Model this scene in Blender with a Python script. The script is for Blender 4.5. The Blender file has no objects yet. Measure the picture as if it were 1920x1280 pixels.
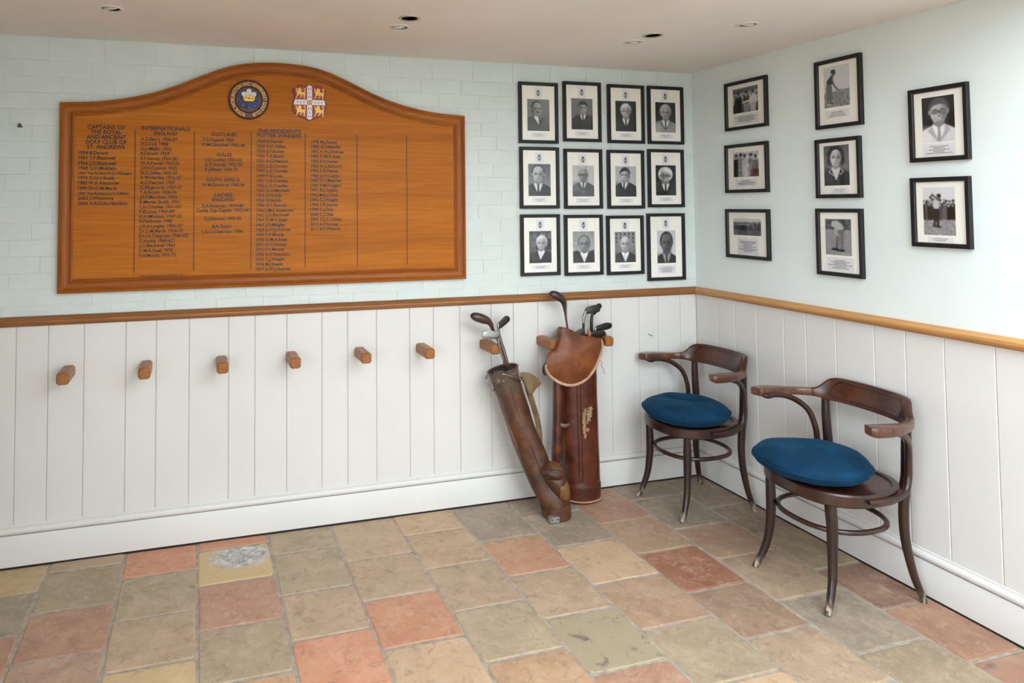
import bpy, bmesh, math, random
import numpy as np
from mathutils import Vector, Matrix
from mathutils.geometry import tessellate_polygon

# ---------------------------------------------------------------- camera, sky, light, exposure
scene = bpy.context.scene
COL = scene.collection
cam_data = bpy.data.cameras.new('camera')
cam = bpy.data.objects.new('camera', cam_data)
COL.objects.link(cam)
cam.location = (-2.8748, -3.4799, 1.6)
cam.rotation_euler = (1.60992, 0.004957, -0.281803)
cam_data.sensor_width = 36.0
cam_data.lens = 1288.5 / 1920 * 36
cam_data.shift_x = (960 - 743.26) / 1920
cam_data.shift_y = (333.87 - 640) / 1920
cam_data.clip_start = 0.05
scene.camera = cam

world = bpy.data.worlds.new('overcast_sky')
scene.world = world
world.use_nodes = True
bg = world.node_tree.nodes['Background']
bg.inputs[0].default_value = (0.83, 0.945, 1.06, 1)
bg.inputs[1].default_value = 9.5

def portal(name, loc, rot, sx, sy):          # tells the renderer where daylight comes in
    l = bpy.data.lights.new(name, 'AREA'); l.shape = 'RECTANGLE'; l.size = sx; l.size_y = sy
    l.cycles.is_portal = True
    o = bpy.data.objects.new(name, l); o.location = loc; o.rotation_euler = rot; COL.objects.link(o)
ROOF = (-2.4, -0.12, -4.6, -2.0)            # rooflight opening x0 x1 y0 y1
WIN = (-2.6, -0.6, 0.8, 2.15)               # glazed opening in the wall behind the camera x0 x1 z0 z1
YF = -5.6                                    # that wall
XL = -4.25                                   # left wall
LWIN = (-5.3, -2.75, 0.25, 2.30)              # glazed opening in the left wall y0 y1 z0 z1
portal('roof_daylight', ((ROOF[0]+ROOF[1])/2, (ROOF[2]+ROOF[3])/2, 2.62), (0, 0, 0), ROOF[1]-ROOF[0], ROOF[3]-ROOF[2])
portal('window_daylight', ((WIN[0]+WIN[1])/2, YF-0.12, (WIN[2]+WIN[3])/2), (math.pi/2, 0, 0), WIN[1]-WIN[0], WIN[3]-WIN[2])
portal('garden_daylight', (XL-.12, (LWIN[0]+LWIN[1])/2, (LWIN[2]+LWIN[3])/2), (math.pi/2, 0, -math.pi/2), LWIN[1]-LWIN[0], LWIN[3]-LWIN[2])

vs = scene.view_settings
scene.display_settings.display_device = 'sRGB'
vs.view_transform = 'Standard'
vs.look = 'None'
vs.gamma = 1.0
vs.use_curve_mapping = False
vs.exposure = 0.08

# ---------------------------------------------------------------- helpers
rnd = random.Random(7)
PI = math.pi
def lin(c):
    return tuple(((v/255)/12.92 if v/255 <= .04045 else ((v/255+.055)/1.055)**2.4) for v in c)
def col4(c): return lin(c) + (1.0,)

def mesh_obj(name, verts, faces, m=None, parent=None, smooth=False, loc=None):
    me = bpy.data.meshes.new(name)
    me.from_pydata([tuple(v) for v in verts], [], [tuple(f) for f in faces])
    if smooth:
        me.polygons.foreach_set('use_smooth', [True]*len(me.polygons))
        if smooth != True: me.set_sharp_from_angle(angle=math.radians(smooth))
    me.update()
    return link(name, me, m, parent, loc)
def link(name, me, m=None, parent=None, loc=None):
    o = bpy.data.objects.new(name, me)
    COL.objects.link(o)
    if m and not me.materials: me.materials.append(m)
    if parent: o.parent = parent
    if loc is not None: o.location = loc
    return o
def from_bm(name, bm, m=None, parent=None, smooth=False, loc=None):
    bmesh.ops.recalc_face_normals(bm, faces=bm.faces[:])
    me = bpy.data.meshes.new(name); bm.to_mesh(me); bm.free()
    if smooth:
        me.polygons.foreach_set('use_smooth', [True]*len(me.polygons))
        if smooth != True: me.set_sharp_from_angle(angle=math.radians(smooth))
    return link(name, me, m, parent, loc)
def empty(name, loc=(0,0,0), rz=0):
    o = bpy.data.objects.new(name, None); o.location = loc; o.rotation_euler = (0,0,rz)
    o.empty_display_size = .05
    COL.objects.link(o); return o
def tag(o, label=None, cat=None, group=None, kind=None):
    if label: o['label'] = label
    if cat: o['category'] = cat
    if group: o['group'] = group
    if kind: o['kind'] = kind
    return o
def struct(o): o['kind'] = 'structure'; return o

def box(name, x0, x1, y0, y1, z0, z1, m, parent=None, bevel=0, seg=1, loc=None):
    bm = bmesh.new()
    bmesh.ops.create_cube(bm, size=1)
    for v in bm.verts:
        v.co = Vector(((x0+x1)/2+v.co.x*(x1-x0), (y0+y1)/2+v.co.y*(y1-y0), (z0+z1)/2+v.co.z*(z1-z0)))
    if bevel: bmesh.ops.bevel(bm, geom=bm.edges[:], offset=bevel, segments=seg, profile=.5, affect='EDGES')
    return from_bm(name, bm, m, parent, smooth=35 if seg > 1 else False, loc=loc)

def loft(name, secs, m, parent=None, caps=True, closed=False, smooth=40):
    """rings of points joined into one surface; closed joins last ring to first"""
    n = len(secs[0]); V = [p for s in secs for p in s]; F = []
    k = len(secs)
    for i in range(k if closed else k-1):
        a = i*n; b = ((i+1) % k)*n
        for j in range(n):
            F.append((a+j, a+(j+1) % n, b+(j+1) % n, b+j))
    if caps and not closed:
        F.append(tuple(range(n-1, -1, -1))); F.append(tuple((k-1)*n+j for j in range(n)))
    bm = bmesh.new(); vs_ = [bm.verts.new(v) for v in V]
    for f in F:
        try: bm.faces.new([vs_[i] for i in f])
        except ValueError: pass
    return from_bm(name, bm, m, parent, smooth=smooth)

def catmull(pts, n=8, closed=False):
    P = [np.array(p, float) for p in pts]; out = []
    k = len(P)
    for i in range(k if closed else k-1):
        if closed: a, b, c, d = P[(i-1) % k], P[i], P[(i+1) % k], P[(i+2) % k]
        else: a, b, c, d = P[max(i-1, 0)], P[i], P[i+1], P[min(i+2, k-1)]
        for t in np.arange(n)/n:
            out.append(.5*((2*b)+(c-a)*t+(2*a-5*b+4*c-d)*t*t+(3*b-a-3*c+d)*t**3))
    if not closed: out.append(P[-1])
    return out
def frames(path, closed=False, up=(0,0,1)):
    k = len(path); T = []
    for i in range(k):
        a = path[(i-1) % k] if closed or i > 0 else path[i]
        b = path[(i+1) % k] if closed or i < k-1 else path[i]
        t = b-a; T.append(t/max(np.linalg.norm(t), 1e-9))
    N = []
    u = np.array(up, float)
    if abs(u@T[0]) > .95: u = np.array([1., 0, 0])
    n = u-(u@T[0])*T[0]; n /= np.linalg.norm(n); N.append(n)
    for i in range(1, k):
        n = N[-1]-(N[-1]@T[i])*T[i]; n /= max(np.linalg.norm(n), 1e-9); N.append(n)
    B = [np.cross(T[i], N[i]) for i in range(k)]
    return T, N, B
def tube(name, pts, r, m, parent=None, n=10, sub=6, closed=False, up=(0,0,1), ratio=1.0, smooth=50, expo=2.0):
    """swept round bar; r is a number or one radius per control point (last row of pts may carry it)"""
    if not hasattr(r, '__len__'): r = [r]*len(pts)
    P4 = catmull([tuple(p)+(q,) for p, q in zip(pts, r)], sub, closed)
    path = [p[:3] for p in P4]; R = [p[3] for p in P4]
    T, N, B = frames(path, closed, up)
    secs = []
    for i, p in enumerate(path):
        ring = []
        for j in range(n):
            a = 2*PI*j/n; c, s = math.cos(a), math.sin(a)
            if expo != 2: c = math.copysign(abs(c)**(2/expo), c); s = math.copysign(abs(s)**(2/expo), s)
            ring.append(p+R[i]*(c*N[i]+s*ratio*B[i]))
        secs.append(ring)
    return loft(name, secs, m, parent, closed=closed, smooth=smooth)
def lathe(name, prof, m, parent=None, n=28, loc=None, axis='z', smooth=40):
    """profile of (radius, height) turned about z"""
    secs = []
    for r, z in prof:
        secs.append([(r*math.cos(2*PI*j/n), r*math.sin(2*PI*j/n), z) for j in range(n)])
    o = loft(name, secs, m, parent, caps=True, smooth=smooth)
    if loc is not None: o.location = loc
    return o
def prism(name, outline, d0, d1, m, parent=None, plane='xz', bevel=0, smooth=False, holes=()):
    """outline (a,b) polygon given depth from d0 to d1; plane xz means depth along y"""
    def P(a, b, d): return (a, d, b) if plane == 'xz' else ((d, a, b) if plane == 'yz' else (a, b, d))
    loops = [list(outline)]+[list(h) for h in holes]
    flat = [p for l in loops for p in l]
    tris = tessellate_polygon([[Vector((a, b, 0)) for a, b in l] for l in loops])
    n = len(flat)
    V = [P(a, b, d0) for a, b in flat]+[P(a, b, d1) for a, b in flat]
    F = [tuple(t) for t in tris]+[tuple(n+i for i in reversed(t)) for t in tris]
    o = 0
    for l in loops:
        k = len(l)
        for i in range(k): F.append((o+i, o+(i+1) % k, n+o+(i+1) % k, n+o+i))
        o += k
    bm = bmesh.new(); vv = [bm.verts.new(v) for v in V]
    for f in F:
        try: bm.faces.new([vv[i] for i in f])
        except ValueError: pass
    bmesh.ops.recalc_face_normals(bm, faces=bm.faces[:])
    if bevel:
        es = [e for e in bm.edges if len(e.link_faces) == 2 and e.calc_face_angle(0) > .6]
        bmesh.ops.bevel(bm, geom=es, offset=bevel, segments=2, profile=.5, affect='EDGES', clamp_overlap=True)
    return from_bm(name, bm, m, parent, smooth=smooth)
def superell(a, b, n, k=48):
    out = []
    for j in range(k):
        t = 2*PI*j/k; c, s = math.cos(t), math.sin(t)
        out.append((a*math.copysign(abs(c)**(2/n), c), b*math.copysign(abs(s)**(2/n), s)))
    return out
def copy_tree(o, parent=None):
    c = o.copy(); COL.objects.link(c); c.parent = parent
    for ch in o.children: copy_tree(ch, c)
    return c

# ---------------------------------------------------------------- materials
class M:
    def __init__(s, name):
        s.m = bpy.data.materials.new(name); s.m.use_nodes = True
        s.t = s.m.node_tree; s.b = s.t.nodes['Principled BSDF']
        s.x = s.t.nodes.new('ShaderNodeTexCoord')
    def n(s, kind, **kw):
        o = s.t.nodes.new(kind)
        for k, v in kw.items(): setattr(o, k, v)
        return o
    def l(s, a, b): s.t.links.new(a, b)
    def coords(s, scale=(1,1,1), rand=0, src='Object'):
        mp = s.n('ShaderNodeMapping'); mp.inputs['Scale'].default_value = scale
        s.l(s.x.outputs[src], mp.inputs[0])
        if rand:
            oi = s.n('ShaderNodeObjectInfo'); mu = s.n('ShaderNodeMath', operation='MULTIPLY'); mu.inputs[1].default_value = rand
            s.l(oi.outputs['Random'], mu.inputs[0]); s.l(mu.outputs[0], mp.inputs['Location'])
        return mp.outputs[0]
    def noise(s, vec, scale, detail=4, rough=.55, dist=0):
        o = s.n('ShaderNodeTexNoise'); o.inputs['Scale'].default_value = scale; o.inputs['Detail'].default_value = detail
        o.inputs['Roughness'].default_value = rough; o.inputs['Distortion'].default_value = dist
        s.l(vec, o.inputs['Vector']); return o.outputs['Fac']
    def ramp(s, fac, stops):
        o = s.n('ShaderNodeValToRGB'); e = o.color_ramp.elements
        while len(e) < len(stops): e.new(.5)
        for i, (p, c) in enumerate(stops): e[i].position = p; e[i].color = c if len(c) == 4 else col4(c)
        s.l(fac, o.inputs[0]); return o.outputs[0]
    def mix(s, fac, a, b, mode='MIX'):
        o = s.n('ShaderNodeMix', data_type='RGBA', blend_type=mode)
        for i, v in ((0, fac), (6, a), (7, b)):
            if hasattr(v, 'is_linked'): s.l(v, o.inputs[i])
            else: o.inputs[i].default_value = v
        return o.outputs[2]
    def bump(s, h, strength=.2, dist=.002, normal=None):
        o = s.n('ShaderNodeBump'); o.inputs['Strength'].default_value = strength; o.inputs['Distance'].default_value = dist
        s.l(h, o.inputs['Height'])
        if normal: s.l(normal, o.inputs['Normal'])
        s.l(o.outputs[0], s.b.inputs['Normal']); return o.outputs[0]
    def set(s, **kw):
        for k, v in kw.items():
            i = s.b.inputs[k.replace('_', ' ')]
            if hasattr(v, 'is_linked'): s.l(v, i)
            else: i.default_value = v
        return s

def simple(name, c, rough=.5, metal=0, spec=.5, coat=0):
    k = M(name); k.set(Base_Color=col4(c), Roughness=rough, Metallic=metal, Specular_IOR_Level=spec, Coat_Weight=coat)
    return k.m
def paint(name, c, rough=.5, bump=.06, scale=60, var=.04):
    k = M(name); v = k.coords()
    f = k.noise(v, 1.7, 3); c2 = tuple(x*(1-var*2) for x in c)
    k.set(Base_Color=k.ramp(f, [(.3, c2), (.7, c)]), Roughness=rough)
    k.bump(k.noise(v, scale, 5), bump, .004); return k.m
def wood(name, dark, mid, light, grain=(1.5, 28, 28), rough=.38, coat=.25, fine=7, bump=.08, rand=13, spec=.4):
    k = M(name); v = k.coords(grain, rand)
    a = k.noise(v, 1.0, 5, .6, .6)
    c = k.ramp(a, [(.28, dark), (.5, mid), (.74, light)])
    v2 = k.coords(tuple(g*fine for g in grain), rand)
    f = k.noise(v2, 1.0, 3, .6)
    c = k.mix(.38, c, k.ramp(f, [(.35, tuple(.55*x for x in mid)), (.6, light)]), 'MULTIPLY')
    c = k.mix(.25, c, k.ramp(f, [(.3, dark), (.7, light)]))
    k.set(Base_Color=c, Roughness=rough, Coat_Weight=coat, Coat_Roughness=.25, Specular_IOR_Level=spec)
    k.bump(f, bump, .001); return k.m

MAT = {}
MAT['plaster'] = paint('mint_plaster', (229, 236, 232), .6, .05, 40, .015)
MAT['ceiling'] = paint('ceiling_paint', (238, 231, 225), .7, .04, 30, .02)
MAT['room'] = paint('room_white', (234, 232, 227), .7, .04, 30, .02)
MAT['left_wall'] = paint('low_bounce_wall', (158, 156, 150), .7, .04, 30, .02)  # unseen wall, grey chosen to cut bounced light on the left
MAT['panel'] = paint('white_wood_paint', (222, 218, 211), .42, .05, 50, .012)
MAT['gap_shade'] = simple('skirting_shadow', (40, 34, 30), .9)  # near-black colour for the shadow line under the skirting
k = M('painted_brick'); v = k.coords((.23, 1, .075), 37)
k.set(Base_Color=k.ramp(k.noise(v, 8, 3), [(.3, (208, 216, 210)), (.7, (216, 223, 217))]), Roughness=.5)
h = k.mix(.5, k.noise(v, 25, 4), k.noise(v, 110, 5)); k.bump(h, .4, .005); MAT['brick'] = k.m
k = M('painted_mortar'); v = k.coords()
k.set(Base_Color=col4((211, 219, 213)), Roughness=.55)
h = k.mix(.5, k.noise(v, 18, 4), k.noise(v, 120, 5)); k.bump(h, .4, .005); MAT['mortar_paint'] = k.m
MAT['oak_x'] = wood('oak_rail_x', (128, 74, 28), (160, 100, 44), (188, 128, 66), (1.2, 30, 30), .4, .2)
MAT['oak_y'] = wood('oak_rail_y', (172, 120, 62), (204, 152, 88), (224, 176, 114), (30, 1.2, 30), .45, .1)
MAT['peg'] = wood('peg_oak', (136, 82, 34), (164, 102, 46), (186, 124, 64), (24, 2.0, 24), .42, .15)
MAT['board'] = wood('board_oak_veneer', (172, 98, 14), (192, 114, 20), (206, 132, 38), (.55, 10, 14), .42, 0, 9, .05, 13, .16)
MAT['board_frame'] = wood('board_oak_frame', (140, 74, 16), (168, 94, 24), (188, 116, 42), (1.0, 16, 20), .36, .03, 8, .08, 13, .25)
MAT['board_frame_v'] = wood('board_oak_stile', (140, 74, 16), (168, 94, 24), (188, 116, 42), (20, 16, 1.0), .36, .03, 8, .08, 13, .25)
MAT['ink'] = simple('black_lettering', (26, 20, 18), .45)
MAT['black_frame'] = wood('black_frame', (16, 14, 14), (24, 21, 21), (34, 30, 30), (30, 30, 30), .45, .1)
MAT['mat_card'] = paint('cream_mount', (248, 243, 231), .8, .0, 20, .006)
k = M('picture_glass')
lw = k.n('ShaderNodeLayerWeight'); pw = k.n('ShaderNodeMath', operation='POWER'); pw.inputs[1].default_value = 5
fr = k.n('ShaderNodeMath', operation='MULTIPLY_ADD'); fr.inputs[1].default_value = .6; fr.inputs[2].default_value = .022
k.l(lw.outputs['Facing'], pw.inputs[0]); k.l(pw.outputs[0], fr.inputs[0])
tr = k.n('ShaderNodeBsdfTransparent'); gl = k.n('ShaderNodeBsdfGlossy'); gl.inputs['Roughness'].default_value = .03
mx = k.n('ShaderNodeMixShader'); k.l(fr.outputs[0], mx.inputs[0]); k.l(tr.outputs[0], mx.inputs[1]); k.l(gl.outputs[0], mx.inputs[2])
k.l(mx.outputs[0], k.t.nodes['Material Output'].inputs[0]); MAT['glass'] = k.m
k = M('photo_print'); at = k.n('ShaderNodeVertexColor', layer_name='print')
k.set(Base_Color=at.outputs[0], Roughness=.45); MAT['print'] = k.m
k = M('clay_tile')      # colour of each tile comes from the object, mottling from noise
oi = k.n('ShaderNodeObjectInfo'); v = k.coords((.31, .31, 1), 61)
c = k.mix(.30, oi.outputs['Color'], k.ramp(k.noise(v, 7, 6, .62, .4), [(.32, (126, 104, 84)), (.5, (166, 142, 116)), (.68, (200, 172, 140))]))
c = k.mix(k.ramp(k.noise(v, 22, 6, .72, .8), [(.50, (0,0,0,1)), (.72, (.6,.6,.6,1))]), c, col4((200, 172, 146)))
c = k.mix(k.ramp(k.noise(v, 16, 6, .72, 1.5), [(.53, (0,0,0,1)), (.74, (.65,.65,.65,1))]), c, col4((116, 94, 78)))
c = k.mix(k.ramp(k.noise(v, 150, 3, .6), [(.66, (0,0,0,1)), (.74, (.7,.7,.7,1))]), c, col4((214, 196, 176)))
c = k.mix(k.ramp(k.noise(v, 55, 4, .7, 2), [(.66, (0,0,0,1)), (.74, (.6,.6,.6,1))]), c, col4((96, 76, 62)))
k.set(Base_Color=c, Roughness=k.ramp(k.noise(v, 16, 4), [(.3, (.38,)*3+(1,)), (.7, (.6,)*3+(1,))]), Specular_IOR_Level=.4)
h = k.mix(.5, k.noise(v, 18, 5), k.noise(v, 150, 5)); k.bump(h, .4, .005); MAT['tile'] = k.m
k = M('stained_tile'); v = k.coords((.31, .31, 1))
oi = k.n('ShaderNodeObjectInfo')
gr = k.n('ShaderNodeTexGradient', gradient_type='SPHERICAL'); mp = k.n('ShaderNodeMapping')
mp.inputs['Location'].default_value = (-.18, -.42, 0); mp.inputs['Scale'].default_value = (1.75, 2.1, .1)
k.l(k.x.outputs['Object'], mp.inputs[0]); k.l(mp.outputs[0], gr.inputs[0])
patch = k.mix(.55, gr.outputs[1], k.noise(v, 18, 6, .65, .8), 'OVERLAY')
c = k.mix(k.ramp(patch, [(.06, (0,0,0,1)), (.46, (1,1,1,1))]), oi.outputs['Color'], k.ramp(k.noise(v, 24, 6, .7, 1), [(.36, (132, 126, 124)), (.6, (212, 206, 200))]))
c = k.mix(k.ramp(k.noise(v, 34, 5, .7, 1), [(.62, (0,0,0,1)), (.72, (.8,.8,.8,1))]), c, col4((150, 104, 66)))
k.set(Base_Color=c, Roughness=.55); k.bump(k.noise(v, 60, 5), .4, .005); MAT['tile_stain'] = k.m
k = M('spotted_tile'); v = k.coords((.31, .31, 1), 61); oi = k.n('ShaderNodeObjectInfo')
c = k.mix(k.ramp(k.noise(v, 9, 5), [(.4, (0,0,0,1)), (.7, (.5,.5,.5,1))]), oi.outputs['Color'], col4((176, 156, 124)))
c = k.mix(k.ramp(k.noise(v, 15, 6, .7, .6), [(.56, (0,0,0,1)), (.66, (.8,.8,.8,1))]), c, col4((92, 86, 80)))
k.set(Base_Color=c, Roughness=.5); k.bump(k.noise(v, 90, 5), .35, .005); MAT['tile_spot'] = k.m
k = M('floor_mortar'); v = k.coords()
k.set(Base_Color=k.ramp(k.noise(v, 25, 5), [(.3, (146, 132, 116)), (.7, (182, 170, 154))]), Roughness=.85); k.bump(k.noise(v, 90, 4), .5, .004); MAT['grout'] = k.m
def bentwood(name, dark, mid, light):
    k = M(name); v = k.coords((1,1,1)); g = k.noise(v, 9, 5, .6, .5); f = k.noise(k.coords((30, 30, 8)), 4, 4, .6)
    c = k.ramp(g, [(.3, dark), (.52, mid), (.75, light)]); c = k.mix(.3, c, k.ramp(f, [(.4, dark), (.65, light)]))
    k.set(Base_Color=c, Roughness=.3, Coat_Weight=.3, Coat_Roughness=.2); k.bump(f, .04, .001); return k.m
MAT['bent'] = bentwood('dark_bentwood', (30, 14, 9), (50, 25, 15), (78, 41, 25))
MAT['arm'] = bentwood('worn_arm_wood', (56, 28, 17), (88, 50, 31), (128, 82, 54))
MAT['crestwood'] = bentwood('backrest_wood', (38, 17, 10), (64, 31, 18), (94, 50, 30))
k = M('chair_leg_wood'); v = k.coords((1,1,1))            # bare scuffed feet at the bottom of dark legs
sep = k.n('ShaderNodeSeparateXYZ'); k.l(k.x.outputs['Object'], sep.inputs[0])
ad = k.n('ShaderNodeMath', operation='MULTIPLY_ADD'); ad.inputs[1].default_value = .05; k.l(k.noise(k.coords((60, 60, 12)), 1, 3), ad.inputs[0]); k.l(sep.outputs[2], ad.inputs[2])
mr = k.n('ShaderNodeMapRange'); mr.inputs[1].default_value = .085; mr.inputs[2].default_value = .045; k.l(ad.outputs[0], mr.inputs[0])
base = k.ramp(k.noise(v, 8, 5), [(.3, (26, 13, 9)), (.55, (42, 22, 14)), (.75, (64, 35, 22))])
k.set(Base_Color=k.mix(mr.outputs[0], base, k.ramp(k.noise(k.coords((90, 90, 14)), 1, 3), [(.45, (70, 56, 44)), (.6, (176, 160, 138))])), Roughness=.35, Coat_Weight=.2)
MAT['leg'] = k.m
k = M('blue_velvet'); v = k.coords((1,1,1), 5)
g = k.noise(v, 7, 4, .6, .8)
k.set(Base_Color=k.ramp(g, [(.32, (1, 38, 62)), (.68, (3, 58, 86))]), Roughness=.8, Sheen_Weight=.22, Sheen_Roughness=.35, Specular_IOR_Level=.2)
k.b.inputs['Sheen Tint'].default_value = col4((60, 140, 180)); k.bump(k.mix(.35, k.noise(v, 9, 4, .6, .6), k.noise(v, 260, 3)), .35, .006); MAT['velvet'] = k.m
def leather(name, dark, mid, light, rough=.42, grain=(1,1,1), crease=.5):
    k = M(name); v = k.coords(grain, 3)
    c = k.ramp(k.noise(v, 9, 7, .65, .7), [(.3, dark), (.5, mid), (.72, light)])
    sc = k.noise(v, 38, 6, .75, 1.2)
    c = k.mix(k.ramp(sc, [(.6, (0,0,0,1)), (.75, (.45,.45,.45,1))]), c, col4(tuple(min(255, x*1.5) for x in light)))
    k.set(Base_Color=c, Roughness=rough, Coat_Weight=.15, Coat_Roughness=.3); k.bump(k.mix(.35, k.noise(v, 24, 6, .7, 1.2), k.noise(v, 200, 4)), crease, .006); return k.m
MAT['leather_l'] = leather('tan_brown_leather', (42, 23, 11), (80, 44, 20), (114, 68, 34), .36, (1,1,1), .8)
MAT['leather_dk'] = leather('dark_collar_leather', (52, 38, 28), (84, 62, 46), (128, 104, 84), .6)
MAT['leather_ol'] = leather('olive_strap_leather', (80, 60, 36), (112, 88, 56), (140, 116, 80), .6)
MAT['leather_ol2'] = leather('golden_brown_leather', (70, 42, 16), (108, 70, 30), (138, 96, 48), .45)
MAT['leather_r'] = leather('red_brown_leather', (46, 18, 10), (82, 34, 17), (114, 54, 29), .30)
MAT['leather_hood'] = leather('russet_hood_leather', (82, 38, 12), (112, 56, 20), (136, 75, 32), .5)
MAT['binding'] = leather('pale_binding_leather', (150, 110, 80), (178, 140, 108), (200, 166, 136), .65)
MAT['bag_in'] = simple('bag_lining', (38, 20, 14), .9)
MAT['chrome'] = simple('polished_steel', (150, 148, 146), .25, 1)
MAT['steel_dk'] = simple('dark_forged_steel', (84, 80, 80), .38, 1)
MAT['steel_gun'] = simple('gunmetal_steel', (58, 54, 54), .42, .8)
MAT['persimmon'] = bentwood('club_head_wood', (40, 24, 20), (62, 38, 30), (92, 62, 50))
MAT['shaft_brown'] = simple('brown_shaft', (82, 50, 34), .35)
MAT['shaft_black'] = simple('black_shaft', (30, 26, 26), .4)
MAT['tan_wood'] = wood('tan_wood', (150, 88, 44), (188, 118, 66), (206, 140, 88), (20, 20, 3), .35)
MAT['red'] = simple('red_whipping', (150, 34, 26), .5)
MAT['black'] = simple('dark_recess', (8, 7, 6), .8)
MAT['white_metal'] = simple('white_metal', (225, 220, 212), .35)
MAT['satin'] = simple('satin_ring', (214, 204, 188), .3, .6)
MAT['crest_brown'] = simple('crest_brown', (98, 58, 42), .4)
MAT['crest_dark'] = simple('crest_dark_edge', (62, 36, 28), .45)
MAT['gold'] = simple('gold_paint', (226, 178, 84), .35, .25)
MAT['gold_hi'] = simple('bright_gold', (238, 190, 60), .3, .3)
k = M('crest_blue'); v = k.coords()
k.set(Base_Color=k.ramp(k.noise(v, 60, 4, .6, 1), [(.4, (14, 22, 62)), (.6, (28, 50, 110)), (.75, (80, 116, 176))]), Roughness=.35); MAT['crest_blue'] = k.m
MAT['silver'] = simple('feather_silver', (206, 206, 208), .4)
MAT['shield_red'] = simple('shield_red', (158, 34, 34), .35)
MAT['shield_white'] = simple('shield_white', (226, 226, 228), .4)
MAT['plate'] = simple('metal_plate', (176, 176, 174), .4, .7)
# ---------------------------------------------------------------- the room
ZC = 2.388          # ceiling
# floor slab (mortar) with clay tiles laid on it
floor = struct(box('floor', XL, 0.0, YF, 0.0, -.12, -.004, MAT['grout']))
CX = [-4.25, -4.14, -3.82, -3.50, -3.183, -2.866, -2.540, -2.229, -1.903, -1.580, -1.267, -.930, -.617, -.280, -.012]
JY = {3: [-.105, -.425, -.735], 2: [-.251, -.556], 4: [-.250, -.571, -.878], 5: [-.100, -.406, -.727, -1.042], 6: [-.235, -.578, -.885], 7: [-.390, -.713, -1.025],
      8: [-.232, -.552, -.883, -1.197], 9: [-.393, -.709, -1.027, -1.353], 10: [-.220, -.542, -.870, -1.193, -1.515],
      11: [-.396, -.705, -1.030, -1.347], 12: [-.205, -.553, -.845, -1.189, -1.528], 13: [-.395, -.704, -1.044, -1.349, -1.675]}
PAL = {'o': (160, 144, 116), 'g': (146, 134, 118), 'p': (172, 136, 114), 'r': (200, 132, 100), 'b': (190, 158, 124), 'y': (194, 166, 120), 't': (176, 150, 122),
       'k': (146, 80, 52), 'd': (142, 98, 80), 'a': (188, 146, 112), 'n': (138, 120, 104), 'm': (168, 120, 98), 'q': (180, 130, 100), 'u': (150, 118, 96), 'v': (168, 134, 106), 'w': (166, 116, 90)}  # u, v, w: darker tones offsetting the brighter light on the right floor
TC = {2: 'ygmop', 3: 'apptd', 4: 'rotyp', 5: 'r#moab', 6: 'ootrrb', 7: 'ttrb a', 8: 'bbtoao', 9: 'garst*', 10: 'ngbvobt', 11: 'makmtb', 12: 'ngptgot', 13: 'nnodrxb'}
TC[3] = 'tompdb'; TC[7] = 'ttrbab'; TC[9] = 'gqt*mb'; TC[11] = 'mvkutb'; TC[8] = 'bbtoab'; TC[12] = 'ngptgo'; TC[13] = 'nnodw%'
def tile_mesh(seed):
    r = random.Random(seed); n = 3; V = []; c = .5
    pts = []
    for (sx, sy) in ((1,1), (-1,1), (-1,-1), (1,-1)):      # slightly rounded, uneven corners
        q = .03+r.random()*.035
        a = (sx*c, sy*(c-q)); b = (sx*(c-q), sy*c); mid = (sx*(c-q*.3), sy*(c-q*.3))
        tri = [a, mid, b] if sx*sy > 0 else [b, mid, a]
        pts += tri
        j = lambda: (r.random()-.5)*.016
        # a worn point along the following side
        if (sx, sy) == (1,1): pts.append((j(), c+j()))
        elif (sx, sy) == (-1,1): pts.append((-c+j(), j()))
        elif (sx, sy) == (-1,-1): pts.append((j(), -c+j()))
        else: pts.append((c+j(), j()))
    k = len(pts)
    V = [(x, y, -.012) for x, y in pts]+[(x, y, -.003) for x, y in pts]+[(x*.965, y*.965, 0) for x, y in pts]
    F = []
    for i in range(k):
        jn = (i+1) % k
        F += [(i, jn, k+jn, k+i), (k+i, k+jn, 2*k+jn, 2*k+i)]
    F.append(tuple(2*k+i for i in range(k)))
    me = bpy.data.meshes.new('tile'); me.from_pydata(V, [], F); me.update()
    me.polygons.foreach_set('use_smooth', [False]*len(me.polygons))
    return me
tile_meshes = [tile_mesh(s) for s in range(6)]
for me in tile_meshes: me.materials.append(MAT['tile'])
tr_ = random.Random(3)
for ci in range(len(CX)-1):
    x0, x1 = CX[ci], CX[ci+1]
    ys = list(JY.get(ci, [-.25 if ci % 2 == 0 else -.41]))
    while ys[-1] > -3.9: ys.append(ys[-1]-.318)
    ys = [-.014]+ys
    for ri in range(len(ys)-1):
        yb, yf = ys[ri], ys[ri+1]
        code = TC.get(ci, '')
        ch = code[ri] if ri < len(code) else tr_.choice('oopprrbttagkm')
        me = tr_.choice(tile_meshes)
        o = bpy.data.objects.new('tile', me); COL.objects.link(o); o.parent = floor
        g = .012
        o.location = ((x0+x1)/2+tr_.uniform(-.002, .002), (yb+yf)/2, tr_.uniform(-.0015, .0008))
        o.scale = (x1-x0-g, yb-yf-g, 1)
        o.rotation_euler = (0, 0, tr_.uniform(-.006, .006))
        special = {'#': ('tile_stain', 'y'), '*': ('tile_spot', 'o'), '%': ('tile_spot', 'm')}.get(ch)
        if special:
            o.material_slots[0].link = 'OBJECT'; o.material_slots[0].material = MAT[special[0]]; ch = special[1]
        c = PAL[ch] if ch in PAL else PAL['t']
        f = tr_.uniform(1.0, 1.10)*(.93 if ci >= 11 else 1)  # right-hand columns darkened in colour to offset the bright light there
        o.color = col4(tuple(min(255, q*f) for q in c))

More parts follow.
